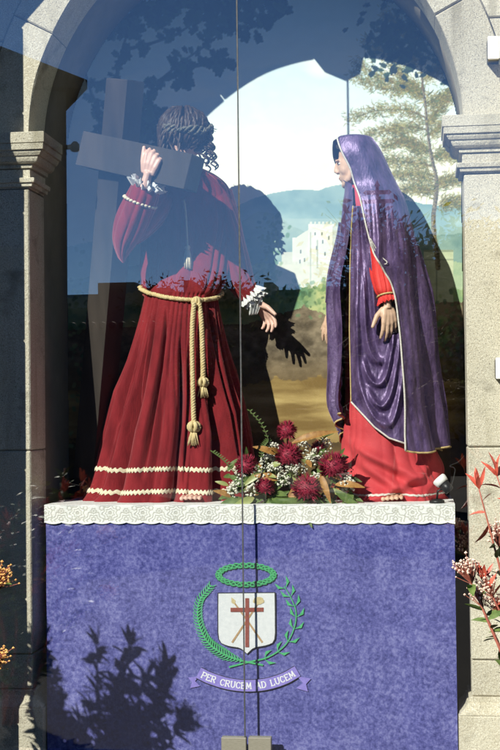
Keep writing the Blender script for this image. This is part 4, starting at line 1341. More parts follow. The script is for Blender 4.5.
def fy(u, v, off):
    """front surface of the robe near u at height v"""
    best = None
    for k in range(181):
        th = -math.pi + math.pi * k / 180
        p = robe.at(th, v, 0)
        e = abs(proj([p])[0][0] - u)
        if best is None or e < best[0]: best = (e, p.y)
    return best[1] - off
def hang(us, vs, name):
    raw = []
    for u_, v_ in zip(us, vs):
        raw.append((u_, v_, min(fy(u_ - 2, v_, 0.016), fy(u_, v_, 0.016), fy(u_ + 2, v_, 0.016))))
    ys = [min(r[2] for r in raw[max(0, i - 2):i + 3]) for i, r in enumerate(raw)]
    return curve_pts([P(r[0], r[1], y_) for r, y_ in zip(raw, ys)], 90)
def knot_tassel(p0, name, ln, rad):
    t = thing('tassel', p0, parent=girdle)
    mb = MB()
    for a in (0, 1.05, 2.1):
        ring = [p0 + Vector((rad * math.cos(k * .42) * math.cos(a), rad * math.cos(k * .42) * math.sin(a), rad * 0.8 * math.sin(k * .42))) for k in range(16)]
        mb.tube(ring, rad * 0.42, 7)
    mb.build('knot', 'rope', t)
    mb = MB(); r2 = random.Random(int(ln * 1e4))
    for k in range(46):
        a = r2.uniform(0, 6.28); w = r2.uniform(0.2, 1) * rad * 1.25
        b = p0 + Vector((0.35 * w * math.cos(a), 0.35 * w * math.sin(a), -rad * 0.6))
        e = p0 + Vector((w * math.cos(a), w * math.sin(a) * 0.7, -rad - ln * r2.uniform(0.8, 1.0)))
        mb.tube([b, (b + e) / 2 + Vector((r2.uniform(-.003, .003), -0.002, 0)), e], [0.0032, 0.003, 0.0018], 5)
    mb.build('fringe', 'rope', t)
kp = hang([197, 197], [302, 303], 'k')[0]
mb = MB(); 
for a in (0, 0.8, 1.6, 2.4):
    mb.tube([kp + Vector((0.018 * math.cos(k * .42) * math.cos(a), -0.012 + 0.014 * math.cos(k * .42) * math.sin(a), 0.017 * math.sin(k * .42))) for k in range(16)], 0.0075, 7)
mb.build('waist_knot', 'rope', girdle)
e1 = hang([194, 192.5, 192, 192.5, 193, 193.5, 194], [303, 322, 345, 370, 395, 412, 424], 'a')
e2 = hang([199, 201, 202, 202.5, 203, 203], [303, 318, 335, 352, 368, 380], 'b')
for e in (e1, e2):
    mb = MB(); rope_pts(mb, e, 0.0105); mb.build('rope_end', 'rope', girdle)
knot_tassel(e1[-1] + Vector((0, 0, -0.012)), 'a', 0.060, 0.023)
knot_tassel(e2[-1] + Vector((0, 0, -0.010)), 'b', 0.048, 0.020)
# neck cord with a cream tassel
cd = thing('neck_cord', P(187, 216, .15), parent=man)
top = hang([184, 185.5, 186.5, 187, 187.5], [200, 212, 225, 236, 246], 'c')
mb = MB(); rope_pts(mb, top, 0.004, 0.02); mb.build('cord', 'cream_braid', cd)
mb = MB(); p0 = top[-1]
mb.lathe(p0 + Vector((0, 0, -0.022)), [(0.004, 0.026), (0.011, 0.022), (0.013, 0.014), (0.010, 0.004), (0.012, 0.0)], 14)
mb.build('tassel_head', 'cream_braid', cd)
mb = MB()
for k in range(60):
    a = hr.uniform(0, 6.28); w = hr.uniform(0.3, 1)
    b = p0 + Vector((0.010 * w * math.cos(a), 0.010 * w * math.sin(a), -0.020)); e = p0 + Vector((0.020 * w * math.cos(a), 0.020 * w * math.sin(a), -0.098 - 0.008 * hr.random()))
    mb.tube([b, (b + e) / 2 + Vector((0.003 * math.cos(a), 0.003 * math.sin(a), 0)), e], 0.0028, 5)
mb.build('tassel_fringe', 'cream_braid', cd)

# ------------------------------------------------------------------ the cross he carries
cross = thing('wooden_cross', P(100, 498, .5), 'large dark wooden cross carried on the shoulder of the maroon statue', 'cross')
def beam(a, b, w, t, face, name):
    """squared beam a->b, w across, t deep; face: direction its broad side looks"""
    a, b = Vector(a), Vector(b); d = (b - a).normalized()
    f_ = (Vector(face) - d * Vector(face).dot(d)).normalized(); s_ = d.cross(f_)
    c = 0.004; vs = []
    for p, e in ((a, 1), (a + d * c, 0), (b - d * c, 0), (b, 1)):
        ww, tt_ = w / 2 - (c if e else 0), t / 2 - (c if e else 0)
        for sx_, sy_ in ((-1, -1), (1, -1), (1, 1), (-1, 1)):
            vs.append(p + s_ * sx_ * ww + f_ * sy_ * tt_)
    fs = [(3, 2, 1, 0), (12, 13, 14, 15)]
    for r in range(3):
        for i in range(4):
            k = (i + 1) % 4; fs.append((r * 4 + i, r * 4 + k, r * 4 + 4 + k, r * 4 + 4 + i))
    return MB().add(vs, fs).build(name, 'wood_dark', cross, smooth=False)
fc = Vector((-0.42, -0.9, 0.05))
beam(P(125.5, 80, .145), P(90, 492, .50), 0.118, 0.118, fc, 'post')
beam(P(86, 150, .215), P(195, 174, .03), 0.150, 0.112, fc, 'crossbeam')

# ------------------------------------------------------------------ veiled woman
YM = 0.36
lady = thing('veiled_statue', P(392, 502, YM), 'statue in a purple velvet mantle over a red dress, in profile beside the flowers', 'statue')
ROWS2 = [(186, 351, 366, .335, .045), (196, 350, 374, .335, .075), (210, 348, 382, .34, .095), (250, 347, 398, .35, .100), (300, 346, 408, .355, .115), (350, 345, 416, .36, .130),
         (400, 345, 422, .36, .150), (440, 343, 431, .36, .172), (470, 340, 441, .36, .192), (490, 337, 445, .36, .200), (501.5, 334, 448, .36, .205)]
def disp2(th, v):
    t = max(0, (v - 250) / 250)
    e = 0.085 * t * (fold(th, 9, 0.6, 0.9) - 0.6) + 0.03 * t * (fold(th, 19, 2.2) - 0.6)
    if v > 430:           # heavy drag folds at the hem
        k = (v - 430) / 70
        for c0, sl_, wd_, am_ in ((462, 26, 5.5, .16), (478, 34, 6.0, .15), (488, -30, 5.0, .12)):
            dl = v - (c0 + sl_ * (th - 1.5 * math.pi))
            e += am_ * (math.exp(-(dl / wd_) ** 2) - 0.7 * math.exp(-((dl - 2.1 * wd_) / wd_) ** 2)) * min(1, (v - 430) / 18) * math.exp(-((th - 1.5 * math.pi) / 0.85) ** 2)
        e += 0.075 * k * math.sin(3.0 * th + 0.10 * v) + 0.04 * k * math.sin(5 * th - 0.16 * v + 1)
    return e
dress = Robe(ROWS2, disp2)
dress.mesh(320, 150).build('dress', 'red_wool', lady)
braid(dress, 492, 'hem_trim', 1.0, 'silver_braid', lady, 0.3, 40, off=0.005)
mb = MB()
for k in range(5):
    p = P(383 + 4.6 * k, 499.0 - 0.3 * k, 0.125)
    mb.tube([p + Vector((0.003, 0.12, 0.015)), p + Vector((0, 0.02, 0.004)), p], [0.010, 0.008, 0.0078], 10); mb.ell(p, 0.0096 - 0.0005 * k, 10, 8)
remesh(mb, 0.003, 2).build('foot', 'skin', lady)

LC = P(356.5, 163, .34)
lf = Vector((-0.985, 0.10, -0.16)).normalized()
lm, LT, LR = head_mb(LC, lf, Vector((-0.1, 0, 1)), 0.97)
lh = lm.build('head', 'skin', lady)
eyes(lh, LT, LR, 0.97)
mb = MB()
for k in range(60):
    a = -1.35 + 2.7 * k / 59
    p0 = LT(0.070 * math.sin(a), 0.040 * math.cos(a) + 0.036, 0.098 - 0.030 * abs(math.sin(a)))
    p2 = LT(0.092 * math.sin(a) + 0.004, -0.02, 0.02 - 0.03 * abs(math.sin(a)))
    p1 = LT(0.088 * math.sin(a), 0.034, 0.070 - 0.03 * abs(math.sin(a)))
    mb.tube(curve_pts([p0, p1, p2], 8), 0.006, 6)
mb.ell(LT(0, -0.016, 0.034), (0.076, 0.082, 0.080), 24, 16, LR)
mb.build('hair', 'hair_brown', lady)

# front fall of the mantle across the dress
def bulge(u, v):
    c, a, b = dress.frame(v)
    x = (P(u, v, 0.2).x - c.x) / (a + 0.02)
    return c.y - (b + 0.022) * math.sqrt(max(1 - min(abs(x), 0.985) ** 2, 0.0))
DRAG = [(np.array(smooth2(q, 260)), w, a) for q, w, a in (
    ([(357, 250), (356.5, 320), (358, 372), (364, 398), (375, 418), (392, 433)], 3.6, .034), ([(364, 262), (365, 318), (368, 345), (376, 360), (385, 362)], 3.0, .026),
    ([(362, 356), (367, 374), (376, 384), (385, 378), (392, 350), (395, 322)], 3.0, .028), ([(366, 384), (373, 400), (383, 406), (392, 390), (399, 350), (401, 318)], 3.2, .028),
    ([(378, 416), (390, 424), (398, 405), (403, 370), (404, 330)], 3.2, .024), ([(371, 240), (373, 290), (376, 330), (380, 345)], 2.4, .016), ([(407, 330), (409, 390), (408, 440)], 3.0, .022))]
def panel_pt(s, t):
    """s across from the front edge to under the cape, t from the chest to the swagged hem"""
    hem = np.interp(s, [0, 0.12, 0.3, 0.5, 0.75, 1.0], [402, 412, 427, 438, 444, 447])
    v = 206 + (hem - 206) * t
    uL = np.interp(v, [206, 235, 270, 330, 400, 447], [353, 351, 350, 349.5, 351, 356])
    uR = np.interp(v, [206, 235, 270, 330, 400, 447], [368, 384, 398, 412, 420, 424])
    u = uL + (uR - uL) * s
    y = bulge(u, v) - 0.006
    w = s + 0.05 * math.sin(4 * t + 1)
    up_ = min(max((v - 330) / 40.0, 0), 1)
    y -= 0.018 * (abs(math.sin(6.6 * w + 0.6)) ** 0.8) * (0.4 + 0.6 * t) * (1 - 0.75 * up_)
    y -= 0.006 * (abs(math.sin(15 * w + 1.5 * math.sin(5 * t))) ** 0.9) * (1 - 0.4 * up_)
    # drag folds falling from the front edge and swinging up under the hand
    for pl_, wd_, am in DRAG:
        d = np.hypot(pl_[:, 0] - u, pl_[:, 1] - v); i_ = int(d.argmin())
        e_ = min(1.0, min(i_, len(pl_) - 1 - i_) / 40.0)
        y -= am * e_ * math.exp(-(d[i_] / wd_) ** 2)
    return P(u, v, y)
nu, nv = 120, 150
MB().grid([panel_pt(i / (nu - 1), j / (nv - 1)) for j in range(nv) for i in range(nu)], nu, nv).build('mantle_front', 'purple_velvet', lady)
def trim(pts, r, name, mt, parent):
    MB().tube(pts, r, 6).build(name, mt, parent)
trim([panel_pt(i / 100, 1.0) + Vector((0, -0.003, 0)) for i in range(101)], 0.0042, 'hem_trim', 'silver_braid', lady)
trim([panel_pt(0.0, i / 100) + Vector((0, -0.003, 0)) for i in range(101)], 0.0030, 'edge_trim', 'gold_braid', lady)

# red sleeve and the hand hanging in front
sp, sr = sleeve([P(378, 225, .26), P(379.5, 250, .235), P(382, 272, .215), P(386, 290, .195), P(387, 296, .19)], [0.045, 0.050, 0.050, 0.048, 0.038], 'sleeve', 'sleeve_red', lady, 1.2, 0.12, 9)
dn = (P(389, 310, .175) - P(386, 292, .192)).normalized()
ruffle(P(387, 295.5, .19), dn, 0.036, 0.044, 0.036, 'cuff_frill', 'sleeve_red', lady, 15, 0.2, 0.12)
mbb = MB(); nr = dn.orthogonal().normalized(); bi = dn.cross(nr)
mbb.tube([P(387, 296, .19) + nr * 0.041 * math.cos(k * .2244) + bi * 0.041 * math.sin(k * .2244) for k in range(29)], 0.0045, 7)
mbb.build('cuff_band', 'gold_braid', lady)
W3 = P(387.5, 305, .178)
hand_mb(W3, P(390, 332, .165) - W3, Vector((-0.9, -0.45, 0)), Vector((-0.45, 0.9, 0)),
        [(0.20, 0.30, 0.2), (0.28, 0.35, 0.22), (0.34, 0.38, 0.25), (0.36, 0.4, 0.28)], 0.93, 0.09, (0.62, 0.72, 0.1)).build('hand', 'skin', lady)
# far hand held out on the left
W4 = P(334, 309, .42)
hand_mb(W4, P(327, 336, .40) - W4, Vector((-0.2, 0.4, 0.5)), Vector((0.8, 0.4, 0.1)),
        [(0.15, 0.2, 0.15), (0.2, 0.25, 0.2), (0.25, 0.3, 0.2), (0.3, 0.35, 0.2)], 0.93, 0.12).build('hand', 'skin', lady)
sleeve([P(352, 225, .42), P(346, 255, .43), P(339, 285, .425), P(335, 304, .42)], [0.06, 0.062, 0.055, 0.044], 'sleeve', 'purple_velvet', lady, 0.5, 0.14, 7)

# cape: from the hood over the shoulders and back to the floor-length hem
CAPE = [  # v, near edge u, right outline u, far edge u, y centre, depth radius
    (141, 338.5, 374, 332.5, .345, .088), (148, 340.5, 379, 332, .345, .102), (158, 344.5, 384, 333, .345, .110), (172, 351.5, 390, 339, .345, .108), (186, 355.5, 397, 345, .345, .112),
    (202, 361.5, 405, 344, .345, .140), (236, 369, 415, 341, .345, .165), (258, 375, 421, 337, .35, .172), (275, 385, 425, 332, .355, .175), (292, 394, 429, 329, .36, .178),
    (330, 400, 434, 331, .36, .186), (370, 403, 437.5, 332, .36, .198), (405, 405.5, 440.5, 331, .36, .210), (430, 407, 443, 341, .36, .216), (449, 408, 445.5, 347, .36, .222)]
def cape_pt(s, v):
    un, ur, uf, yc, b = spline(CAPE, [v])[0]
    uc = (ur + uf) / 2; a = (ur - uf) / 2
    # s = 0 near edge (front), towards the back at the right, to the far edge at the left
    ct = min(max((un - uc) / a, -0.985), 0.985)
    n0 = np.interp(v, [141, 195, 260, 300], [2.0, 2.0, 1.45, 1.2])
    th0 = -math.acos(ct if ct < 0 else ct ** (n0 / 2))                 # front half
    th1 = math.pi + np.interp(v, [141, 176, 186, 205, 230, 300, 449], [-0.1, -0.05, 0.75, 0.85, 0.80, 0.80, 0.70])
    th = th0 + (th1 - th0) * s
    t = (v - 141) / 308.0
    k = 0.0
    if v > 190:
        q = min(1, (v - 190) / 60)
        k = q * ((0.06 + 0.20 * t) * (fold(th + 0.12 * math.sin(3 * t), 11, 0.35, 0.8) - 0.62) + 0.03 * (fold(th, 23, 1.9) - 0.6))
    k += 0.02 * math.sin(5 * th + 0.05 * v) * min(1, (v - 141) / 30)
    k += 0.045 * (fold(th + 0.10 * math.sin(v * 0.03), 9, 2.4, 0.9) - 0.6) * min(1, (v - 141) / 25) * max(0, 1 - abs(v - 205) / 75)
    roll = 0.06 * math.exp(-(s / 0.03) ** 2)
    c = P(uc, v, yc)
    cs, sn = math.cos(th), math.sin(th)
    if cs > 0 and sn < 0:                # the near side falls straight back from the front edge
        n_ = np.interp(v, [141, 195, 260, 300], [2.0, 2.0, 1.45, 1.2])
        cs, sn = cs ** (2 / n_), -(-sn) ** (2 / n_) * np.interp(v, [141, 195, 260, 300], [1, 1, 1.15, 1.42])
    elif sn < 0:
        sn *= np.interp(v, [141, 195, 260, 300], [1, 1, 1.15, 1.42]) if cs > -0.2 else 1.0
    return Vector((c.x + a * scl(yc) * (1 + k) * cs, c.y + b * (1 + k + roll) * sn, c.z))
def hem_v(s):
    k = min(max((s - 0.74) / 0.26, 0), 1)
    return 449 - 34 * k * k * (3 - 2 * k) + 2.5 * math.sin(24 * s)
nu, nv = 260, 190
pts = []
top = P(353, 135.5, .345)
for j in range(nv):
    for i in range(nu):
        s_ = i / (nu - 1)
        pts.append(cape_pt(s_, 141 + (hem_v(s_) - 141) * j / (nv - 1)))
mb = MB().grid(pts, nu, nv)
crown_rows = []
for j in range(8):       # dome of the hood
    t = j / 7; k = math.cos(t * math.pi / 2)
    for i in range(nu):
        q = cape_pt(i / (nu - 1), 141)
        z = q.z + (top.z - q.z) * math.sin(t * math.pi / 2)
        crown_rows.append(Vector((top.x + (q.x - top.x) * k, top.y + (q.y - top.y) * k, z)))
mb.grid(crown_rows, nu, 8)
mb.build('mantle', 'purple_velvet', lady)
trim([cape_pt(0.002, 141 + 308 * i / 160) + Vector((-0.002, -0.004, 0)) for i in range(161)], 0.0042, 'mantle_edge', 'silver_braid', lady)
trim([cape_pt(i / 160, hem_v(i / 160)) for i in range(161)], 0.0042, 'mantle_hem', 'gold_braid', lady)
trim(curve_pts([cape_pt(0.004, 244) + Vector((0, -.012, 0)), P(381, 256, .16), P(387, 262, .158), P(384, 264, .158), P(378, 257, .16), cape_pt(.004, 247) + Vector((0, -.012, 0))], 40), 0.0025, 'cord_loop', 'silver_braid', lady)
# collar of the dress at the throat
sleeve([P(356, 190, .33), P(357, 199, .33), P(358, 208, .33)], [0.030, 0.034, 0.042], 'collar', 'sleeve_red', lady, 0.4, 0.08, 9)

# ------------------------------------------------------------------ flower arrangement
YF = 0.085
bq = thing('flower_arrangement', P(292, 505, YF), 'low arrangement of dark red flowers, white filler and leaves on the altar between the statues', 'flowers')
fr = random.Random(21)
def leaf_mesh(mb, base, direction, normal, ln, wd, curl=0.25, n=6):
    base, d = Vector(base), Vector(direction).normalized()
    nn = Vector(normal); nn = (nn - d * nn.dot(d)).normalized(); s_ = d.cross(nn)
    vs = []
    for k in range(n + 1):
        t = k / n
        w = wd * math.sin(math.pi * min(t * 0.94 + 0.03, 1)) ** 0.8 * (1.1 - 0.35 * t)
        c = base + d * ln * t - nn * curl * ln * t * t
        vs += [c + s_ * w / 2 + nn * w * 0.18, c, c - s_ * w / 2 + nn * w * 0.18]
    fs = []
    for k in range(n):
        for j in range(2):
            a = k * 3 + j; fs.append((a, a + 1, a + 4, a + 3))
    mb.add(vs, fs)
def protea(c, r, seed, squash=0.9):
    c = Vector(c); q = random.Random(seed)
    mb = MB().ell(c, (r * 0.7, r * 0.7, r * 0.62), 14, 9)
    n = 240
    for k in range(n):
        z = 1 - 1.72 * (k + .5) / n; a = k * 2.39996
        rr_ = math.sqrt(max(1 - z * z, 0)); d = Vector((rr_ * math.cos(a), rr_ * math.sin(a), z * squash))
        d = (d + Vector((q.uniform(-.15, .15), q.uniform(-.15, .15), q.uniform(-.1, .2)))).normalized()
        leaf_mesh(mb, c + d * r * 0.5, d, d.orthogonal() + Vector((0, 0, .3)), r * q.uniform(0.45, 0.62), r * 0.13, q.uniform(-.2, .35), 3)
    mb.build('flower_head', 'protea', bq)
    MB().tube([c, c + Vector((0, 0.03, -0.05)), Vector((c.x * 0.6 + P(292, 505, YF).x * 0.4, YF, ZT + 0.012))], 0.005, 6).build('stem', 'stem_green', bq)
for k, (u_, v_, y_, r_) in enumerate(((289, 456, .06, .062), (334, 467, .05, .066), (307, 489, .02, .066), (287, 431, .09, .046), (247, 466, .065, .052), (265, 487, .03, .042), (318, 447, .10, .03))):
    protea(P(u_, v_, y_), r_, k + 3, 0.95 if k != 3 else 1.4)
leaves = [(315, 497, 12, 20, 'leaf_green'), (330, 490, 15, 6, 'leaf_pale'), (283, 495, -16, 10, 'leaf_green'), (300, 500, 6, 16, 'leaf_brown'), (309, 505, 4, 13, 'leaf_brown'),
          (322, 480, 4, 14, 'leaf_brown'), (340, 495, 12, 10, 'leaf_green'), (263, 497, -14, 6, 'leaf_green'), (250, 500, -10, 6, 'leaf_pale'), (238, 500, -12, 4, 'leaf_green'), (272, 452, -8, -6, 'leaf_brown'),
          (300, 438, 20, -12, 'leaf_brown'), (345, 500, 10, 4, 'leaf_green'), (275, 478, -10, -4, 'leaf_brown'), (318, 470, 8, -8, 'leaf_green'), (232, 495, -8, -4, 'leaf_brown'), (295, 472, 2, 12, 'leaf_pale'),
          (288, 478, -14, 14, 'leaf_green'), (340, 484, 12, -2, 'leaf_brown'), (305, 512, 3, 8, 'leaf_green'), (262, 472, -10, 8, 'leaf_pale'), (254, 480, -12, 2, 'leaf_green'), (326, 500, 10, 10, 'leaf_green'), (296, 490, -6, 14, 'leaf_brown')]
for k, (u_, v_, du, dv, m_) in enumerate(leaves):
    mb = MB(); y_ = fr.uniform(0.015, 0.06)
    b = P(u_ - du * 0.4, v_ - dv * 0.4, y_ + 0.02); e = P(u_ + du, v_ + dv * 0.7, y_ - fr.uniform(0.0, 0.03))
    leaf_mesh(mb, b, e - b, Vector((fr.uniform(-.4, .4), -1, fr.uniform(0.1, .7))), (e - b).length * 1.1 + 0.03, fr.uniform(0.026, 0.042), fr.uniform(0.2, 0.6))
    mb.build('leaf', m_, bq)
for k in range(110):
    u_, v_ = fr.uniform(226, 354), fr.uniform(454, 503)
    if v_ < 470 and (u_ < 245 or u_ > 340): continue
    mb = MB(); b = P(u_, v_, fr.uniform(0.04, 0.13))
    leaf_mesh(mb, b, Vector((fr.uniform(-1, 1), fr.uniform(-.8, .2), fr.uniform(-.5, .8))), Vector((fr.uniform(-.5, .5), -1, .6)), fr.uniform(0.04, 0.075), fr.uniform(0.018, 0.034), fr.uniform(0, .4))
    mb.build('leaf', fr.choice(('leaf_green', 'leaf_green', 'leaf_pale', 'leaf_brown')), bq)
def filler(c, n, r):
    mb, st_ = MB(), MB()
    for k in range(n):
        d = Vector((fr.gauss(0, 1), fr.gauss(0, .8), fr.gauss(0.3, .8))).normalized() * r * fr.uniform(0.5, 1.0)
        p = Vector(c) + d
        s_ = fr.uniform(0.0034, 0.0066)
        mb.add([p + Vector(q) * s_ for q in ((1, 0, 0), (-1, 0, 0), (0, 1, 0), (0, -1, 0), (0, 0, 1), (0, 0, -1))],
               [(0, 2, 4), (2, 1, 4), (1, 3, 4), (3, 0, 4), (2, 0, 5), (1, 2, 5), (3, 1, 5), (0, 3, 5)])
        if k % 2 == 0: st_.tube([Vector(c) + Vector((0, .01, -r * .8)), p], 0.0008, 3, cap=False)
    o = mb.build('filler_blossom', 'filler_white', bq, smooth=False)
    st_.build('filler_stem', 'stem_green', o)
for u_, v_, y_, n, r in ((237, 485, .06, 60, .038), (232, 492, .05, 40, .03), (258, 472, .07, 60, .036), (268, 462, .08, 60, .036), (275, 470, .06, 70, .038), (283, 480, .05, 50, .034), (300, 470, .07, 50, .034),
                         (312, 460, .09, 60, .036), (318, 455, .09, 50, .034), (325, 446, .10, 40, .036), (348, 484, .05, 70, .036), (345, 476, .07, 40, .03), (272, 450, .09, 40, .034), (303, 448, .10, 36, .034), (262, 480, .05, 40, .03),
                         (292, 470, .04, 36, .03), (240, 475, .08, 34, .03), (252, 490, .04, 46, .032), (316, 478, .05, 36, .028)):
    filler(P(u_, v_, y_), n, r)
for path in (((275, 470), (270, 445), (262, 425), (250, 411)), ((262, 470), (262, 450), (268, 440)), ((240, 480), (226, 462), (213, 452)), ((310, 460), (322, 440), (332, 434))):
    q_ = curve_pts([P(a, b, .09) for a, b in path], 14)
    o = MB().tube(q_, 0.0016, 5).build('sprig', 'stem_green', bq)
    mb = MB()
    for k in range(4, 14):
        for s_ in (1, -1):
            leaf_mesh(mb, q_[k], Vector((s_ * 0.8, -0.3, 0.5)), Vector((0, -1, .3)), 0.015, 0.006, 0.1, 4)
    mb.build('sprig_leaves', 'leaf_green', o)
MB().lathe(P(290, 505, YF) + Vector((0, 0.02, 0)), [(0.09, 0.0), (0.10, 0.03), (0.09, 0.035)], 20).build('flower_tray', 'leaf_green', bq)

# ------------------------------------------------------------------ small spotlight
sp_ = thing('spotlight', P(437, 504.5, .05), 'small black and white spotlight standing on the altar edge by the red hem', 'spotlight')
b0 = P(437, 505, .05); b0.z = ZT + 0.005
MB().lathe(b0, [(0.030, 0), (0.032, 0.004), (0.030, 0.012), (0.012, 0.018)], 20).build('base', 'black_plastic', sp_)
MB().tube([b0 + Vector((0, 0, .015)), b0 + Vector((0.004, 0, 0.05)), P(443.5, 488, .05)], 0.0045, 8).build('stem', 'black_plastic', sp_)
h0, h1 = P(450, 491, .045), P(439, 479, .055)
ax = (h1 - h0).normalized()
MB().tube([h0, h0 + ax * 0.006, h0 + ax * 0.042], [0.018, 0.021, 0.024], 18).build('lamp_body', 'black_plastic', sp_)
MB().tube([h0 + ax * 0.042, h0 + ax * 0.050, h0 + ax * 0.066, h1 + ax * 0.006], [0.026, 0.029, 0.031, 0.027], 18).build('lamp_head', 'white_plastic', sp_)
MB().tube(curve_pts([h0, P(455, 470, .10), P(450, 466, .14), P(458, 462, .18), P(464, 456, .25)], 30), 0.0022, 6).build('cable', 'black_plastic', sp_)

# ================================================================== shrubs in front of the glass
def shrub(name, loc, label, stems, seed, flower_mat, kind_dense=1.0):
    q = random.Random(seed)
    t = thing(name, loc, label, 'shrub', 'red-leaved shrubs either side of the shrine')
    loc = Vector(loc)
    wood, green, red, flw, stk = MB(), MB(), MB(), MB(), MB()
    for tip, opts in stems:
        tip = Vector(tip)
        b = loc + Vector((q.uniform(-.06, .06), q.uniform(-.06, .06), 0))
        mid = b + (tip - b) * 0.55 + Vector((q.uniform(-.05, .05), q.uniform(-.05, .05), 0.06))
        pth = curve_pts([b, mid, tip], 24)
        wood.tube(pth, [0.010 * (1 - 0.75 * k / 23) for k in range(24)], 6)
        for k in range(5, 23):
            for _ in range(int(4 * kind_dense)):
                d = Vector((q.gauss(0, 1), q.gauss(0, 1), q.gauss(.5, .6)))
                leaf_mesh(red if (k > 19 and opts.get('red', True)) else green, pth[k], d, Vector((q.gauss(0, .6), q.gauss(0, .6), 1)), q.uniform(.045, .080), q.uniform(.018, .032), q.uniform(0, .35), 4)
        if opts.get('red', True):
            for _ in range(6):
                d = (pth[-1] - pth[-4]).normalized() + Vector((q.gauss(0, .45), q.gauss(0, .45), q.gauss(.2, .3)))
                leaf_mesh(red, tip, d, Vector((q.gauss(0, 1), -1, .3)), q.uniform(.05, .085), q.uniform(.014, .024), q.uniform(-.1, .3), 4)
        if opts.get('flower'):
            for _ in range(opts['flower']):
                d = Vector((q.gauss(0, .022), q.gauss(0, .022), q.gauss(0.0, .017)))
                p = tip + d; s_ = q.uniform(.0035, .0065)
                flw.add([p + Vector(w) * s_ for w in ((1, 0, 0), (-1, 0, 0), (0, 1, 0), (0, -1, 0), (0, 0, 1), (0, 0, -1))],
                        [(0, 2, 4), (2, 1, 4), (1, 3, 4), (3, 0, 4), (2, 0, 5), (1, 2, 5), (3, 1, 5), (0, 3, 5)])
                stk.tube([pth[-3], p], 0.0011, 3, cap=False)
    wood.build('stems', 'stem_red', t)
    green.build('foliage', 'leaf_green', t, kind='stuff', fix=False)
    red.build('young_leaves', 'leaf_red', t, kind='stuff', fix=False)
    if flw.n:
        o = flw.build('blossom_cluster', flower_mat, t, smooth=False, kind='stuff', fix=False); stk.build('blossom_stalks', 'stem_red', o)
    return t
sq = random.Random(40)
ls = []
for k in range(34):
    a = sq.uniform(0, 6.28); r = math.sqrt(sq.random())
    ls.append(((-1.17 + 0.33 * r * math.cos(a), -0.92 + 0.26 * r * math.sin(a), 1.30 - 0.70 * sq.random() ** 1.2 - 0.1 * r), {'red': sq.random() < .7, 'flower': 60 if k % 5 == 0 else 0}))
ls += [(P(-1, 575, -0.90), {'red': False, 'flower': 160}), (P(-3, 656, -0.92), {'red': False, 'flower': 150})]
shrub('photinia_shrub', (-1.22, -0.92, 0), 'red-leaved shrub at the left picture edge casting its shadow on the cloth', ls, 5, 'blossom_orange', 1.3)
rs = []
for k in range(22):
    a = sq.uniform(0, 6.28); r = math.sqrt(sq.random())
    rs.append(((1.34 + 0.26 * r * math.cos(a), -0.85 + 0.2 * r * math.sin(a), 0.55 + 0.5 * sq.random()), {'red': sq.random() < .6, 'flower': 50 if k % 4 == 0 else 0}))
rs += [(P(479, 489, -.86), {'red': True}), (P(497, 476, -.84), {'red': True}), (P(464, 566, -.9), {'red': False, 'flower': 90}), (P(484, 580, -.86), {'red': True, 'flower': 60}),
       (P(497, 602, -.84), {'red': False, 'flower': 70}), (P(495, 528, -.85), {'red': False, 'flower': 40}), (P(476, 592, -.88), {'red': False, 'flower': 40})]
shrub('photinia_shrub', (1.26, -0.86, 0), 'red-leaved flowering shrub in front of the right pier', rs, 9, 'blossom', 0.28)

# ================================================================== the square behind the camera (seen mirrored in the glass)
def house(name, label, x0, x1, yf, depth, h, roof_h, wall_m, rows, cols, seed):
    t = thing(name, (x1, yf, 0), label, 'house', 'houses across the square')
    MB().box(x0, x1, yf - depth, yf, 0, h).build('wall', wall_m, t, smooth=False)
    e = 0.35
    if roof_h:
        xm = (x0 + x1) / 2
        MB().add([(x0 - e, yf - depth - e, h), (x1 + e, yf - depth - e, h), (x1 + e, yf + e, h), (x0 - e, yf + e, h), (xm, yf - depth - e, h + roof_h), (xm, yf + e, h + roof_h),
                  (x0 - e, yf - depth - e, h + .18), (x1 + e, yf - depth - e, h + .18), (x1 + e, yf + e, h + .18), (x0 - e, yf + e, h + .18)],
                 [(0, 1, 2, 3), (9, 5, 4, 6), (8, 7, 4, 5), (9, 8, 5), (6, 4, 7), (3, 2, 8, 9), (0, 6, 7, 1), (1, 7, 8, 2), (0, 3, 9, 6)]).build('roof', 'roof_tile', t, smooth=False)
    for r in range(rows):
        for c in range(cols):
            cx = x0 + (x1 - x0) * (c + .5) / cols; z = 1.0 + r * (h - 0.6) / rows
            w = MB().box(cx - .5, cx + .5, yf, yf + .06, z, z + 1.4, .01).build('window', 'shutter', t, smooth=False)
            MB().box(cx - .4, cx + .4, yf + .061, yf + .07, z + .1, z + 1.3).build('pane', 'window_glass', w, smooth=False)
    return t
pr = RP(66, 90, 20)
house('tall_house', 'tall dark house mirrored at the left edge of the glass', pr.x - 9, pr.x, pr.y, 9, RP(66, 92, 20).z, 1.7, 'house_dark', 2, 4, 1).rotation_euler.z = math.radians(-27)
b1 = RP(72, 149, 20)
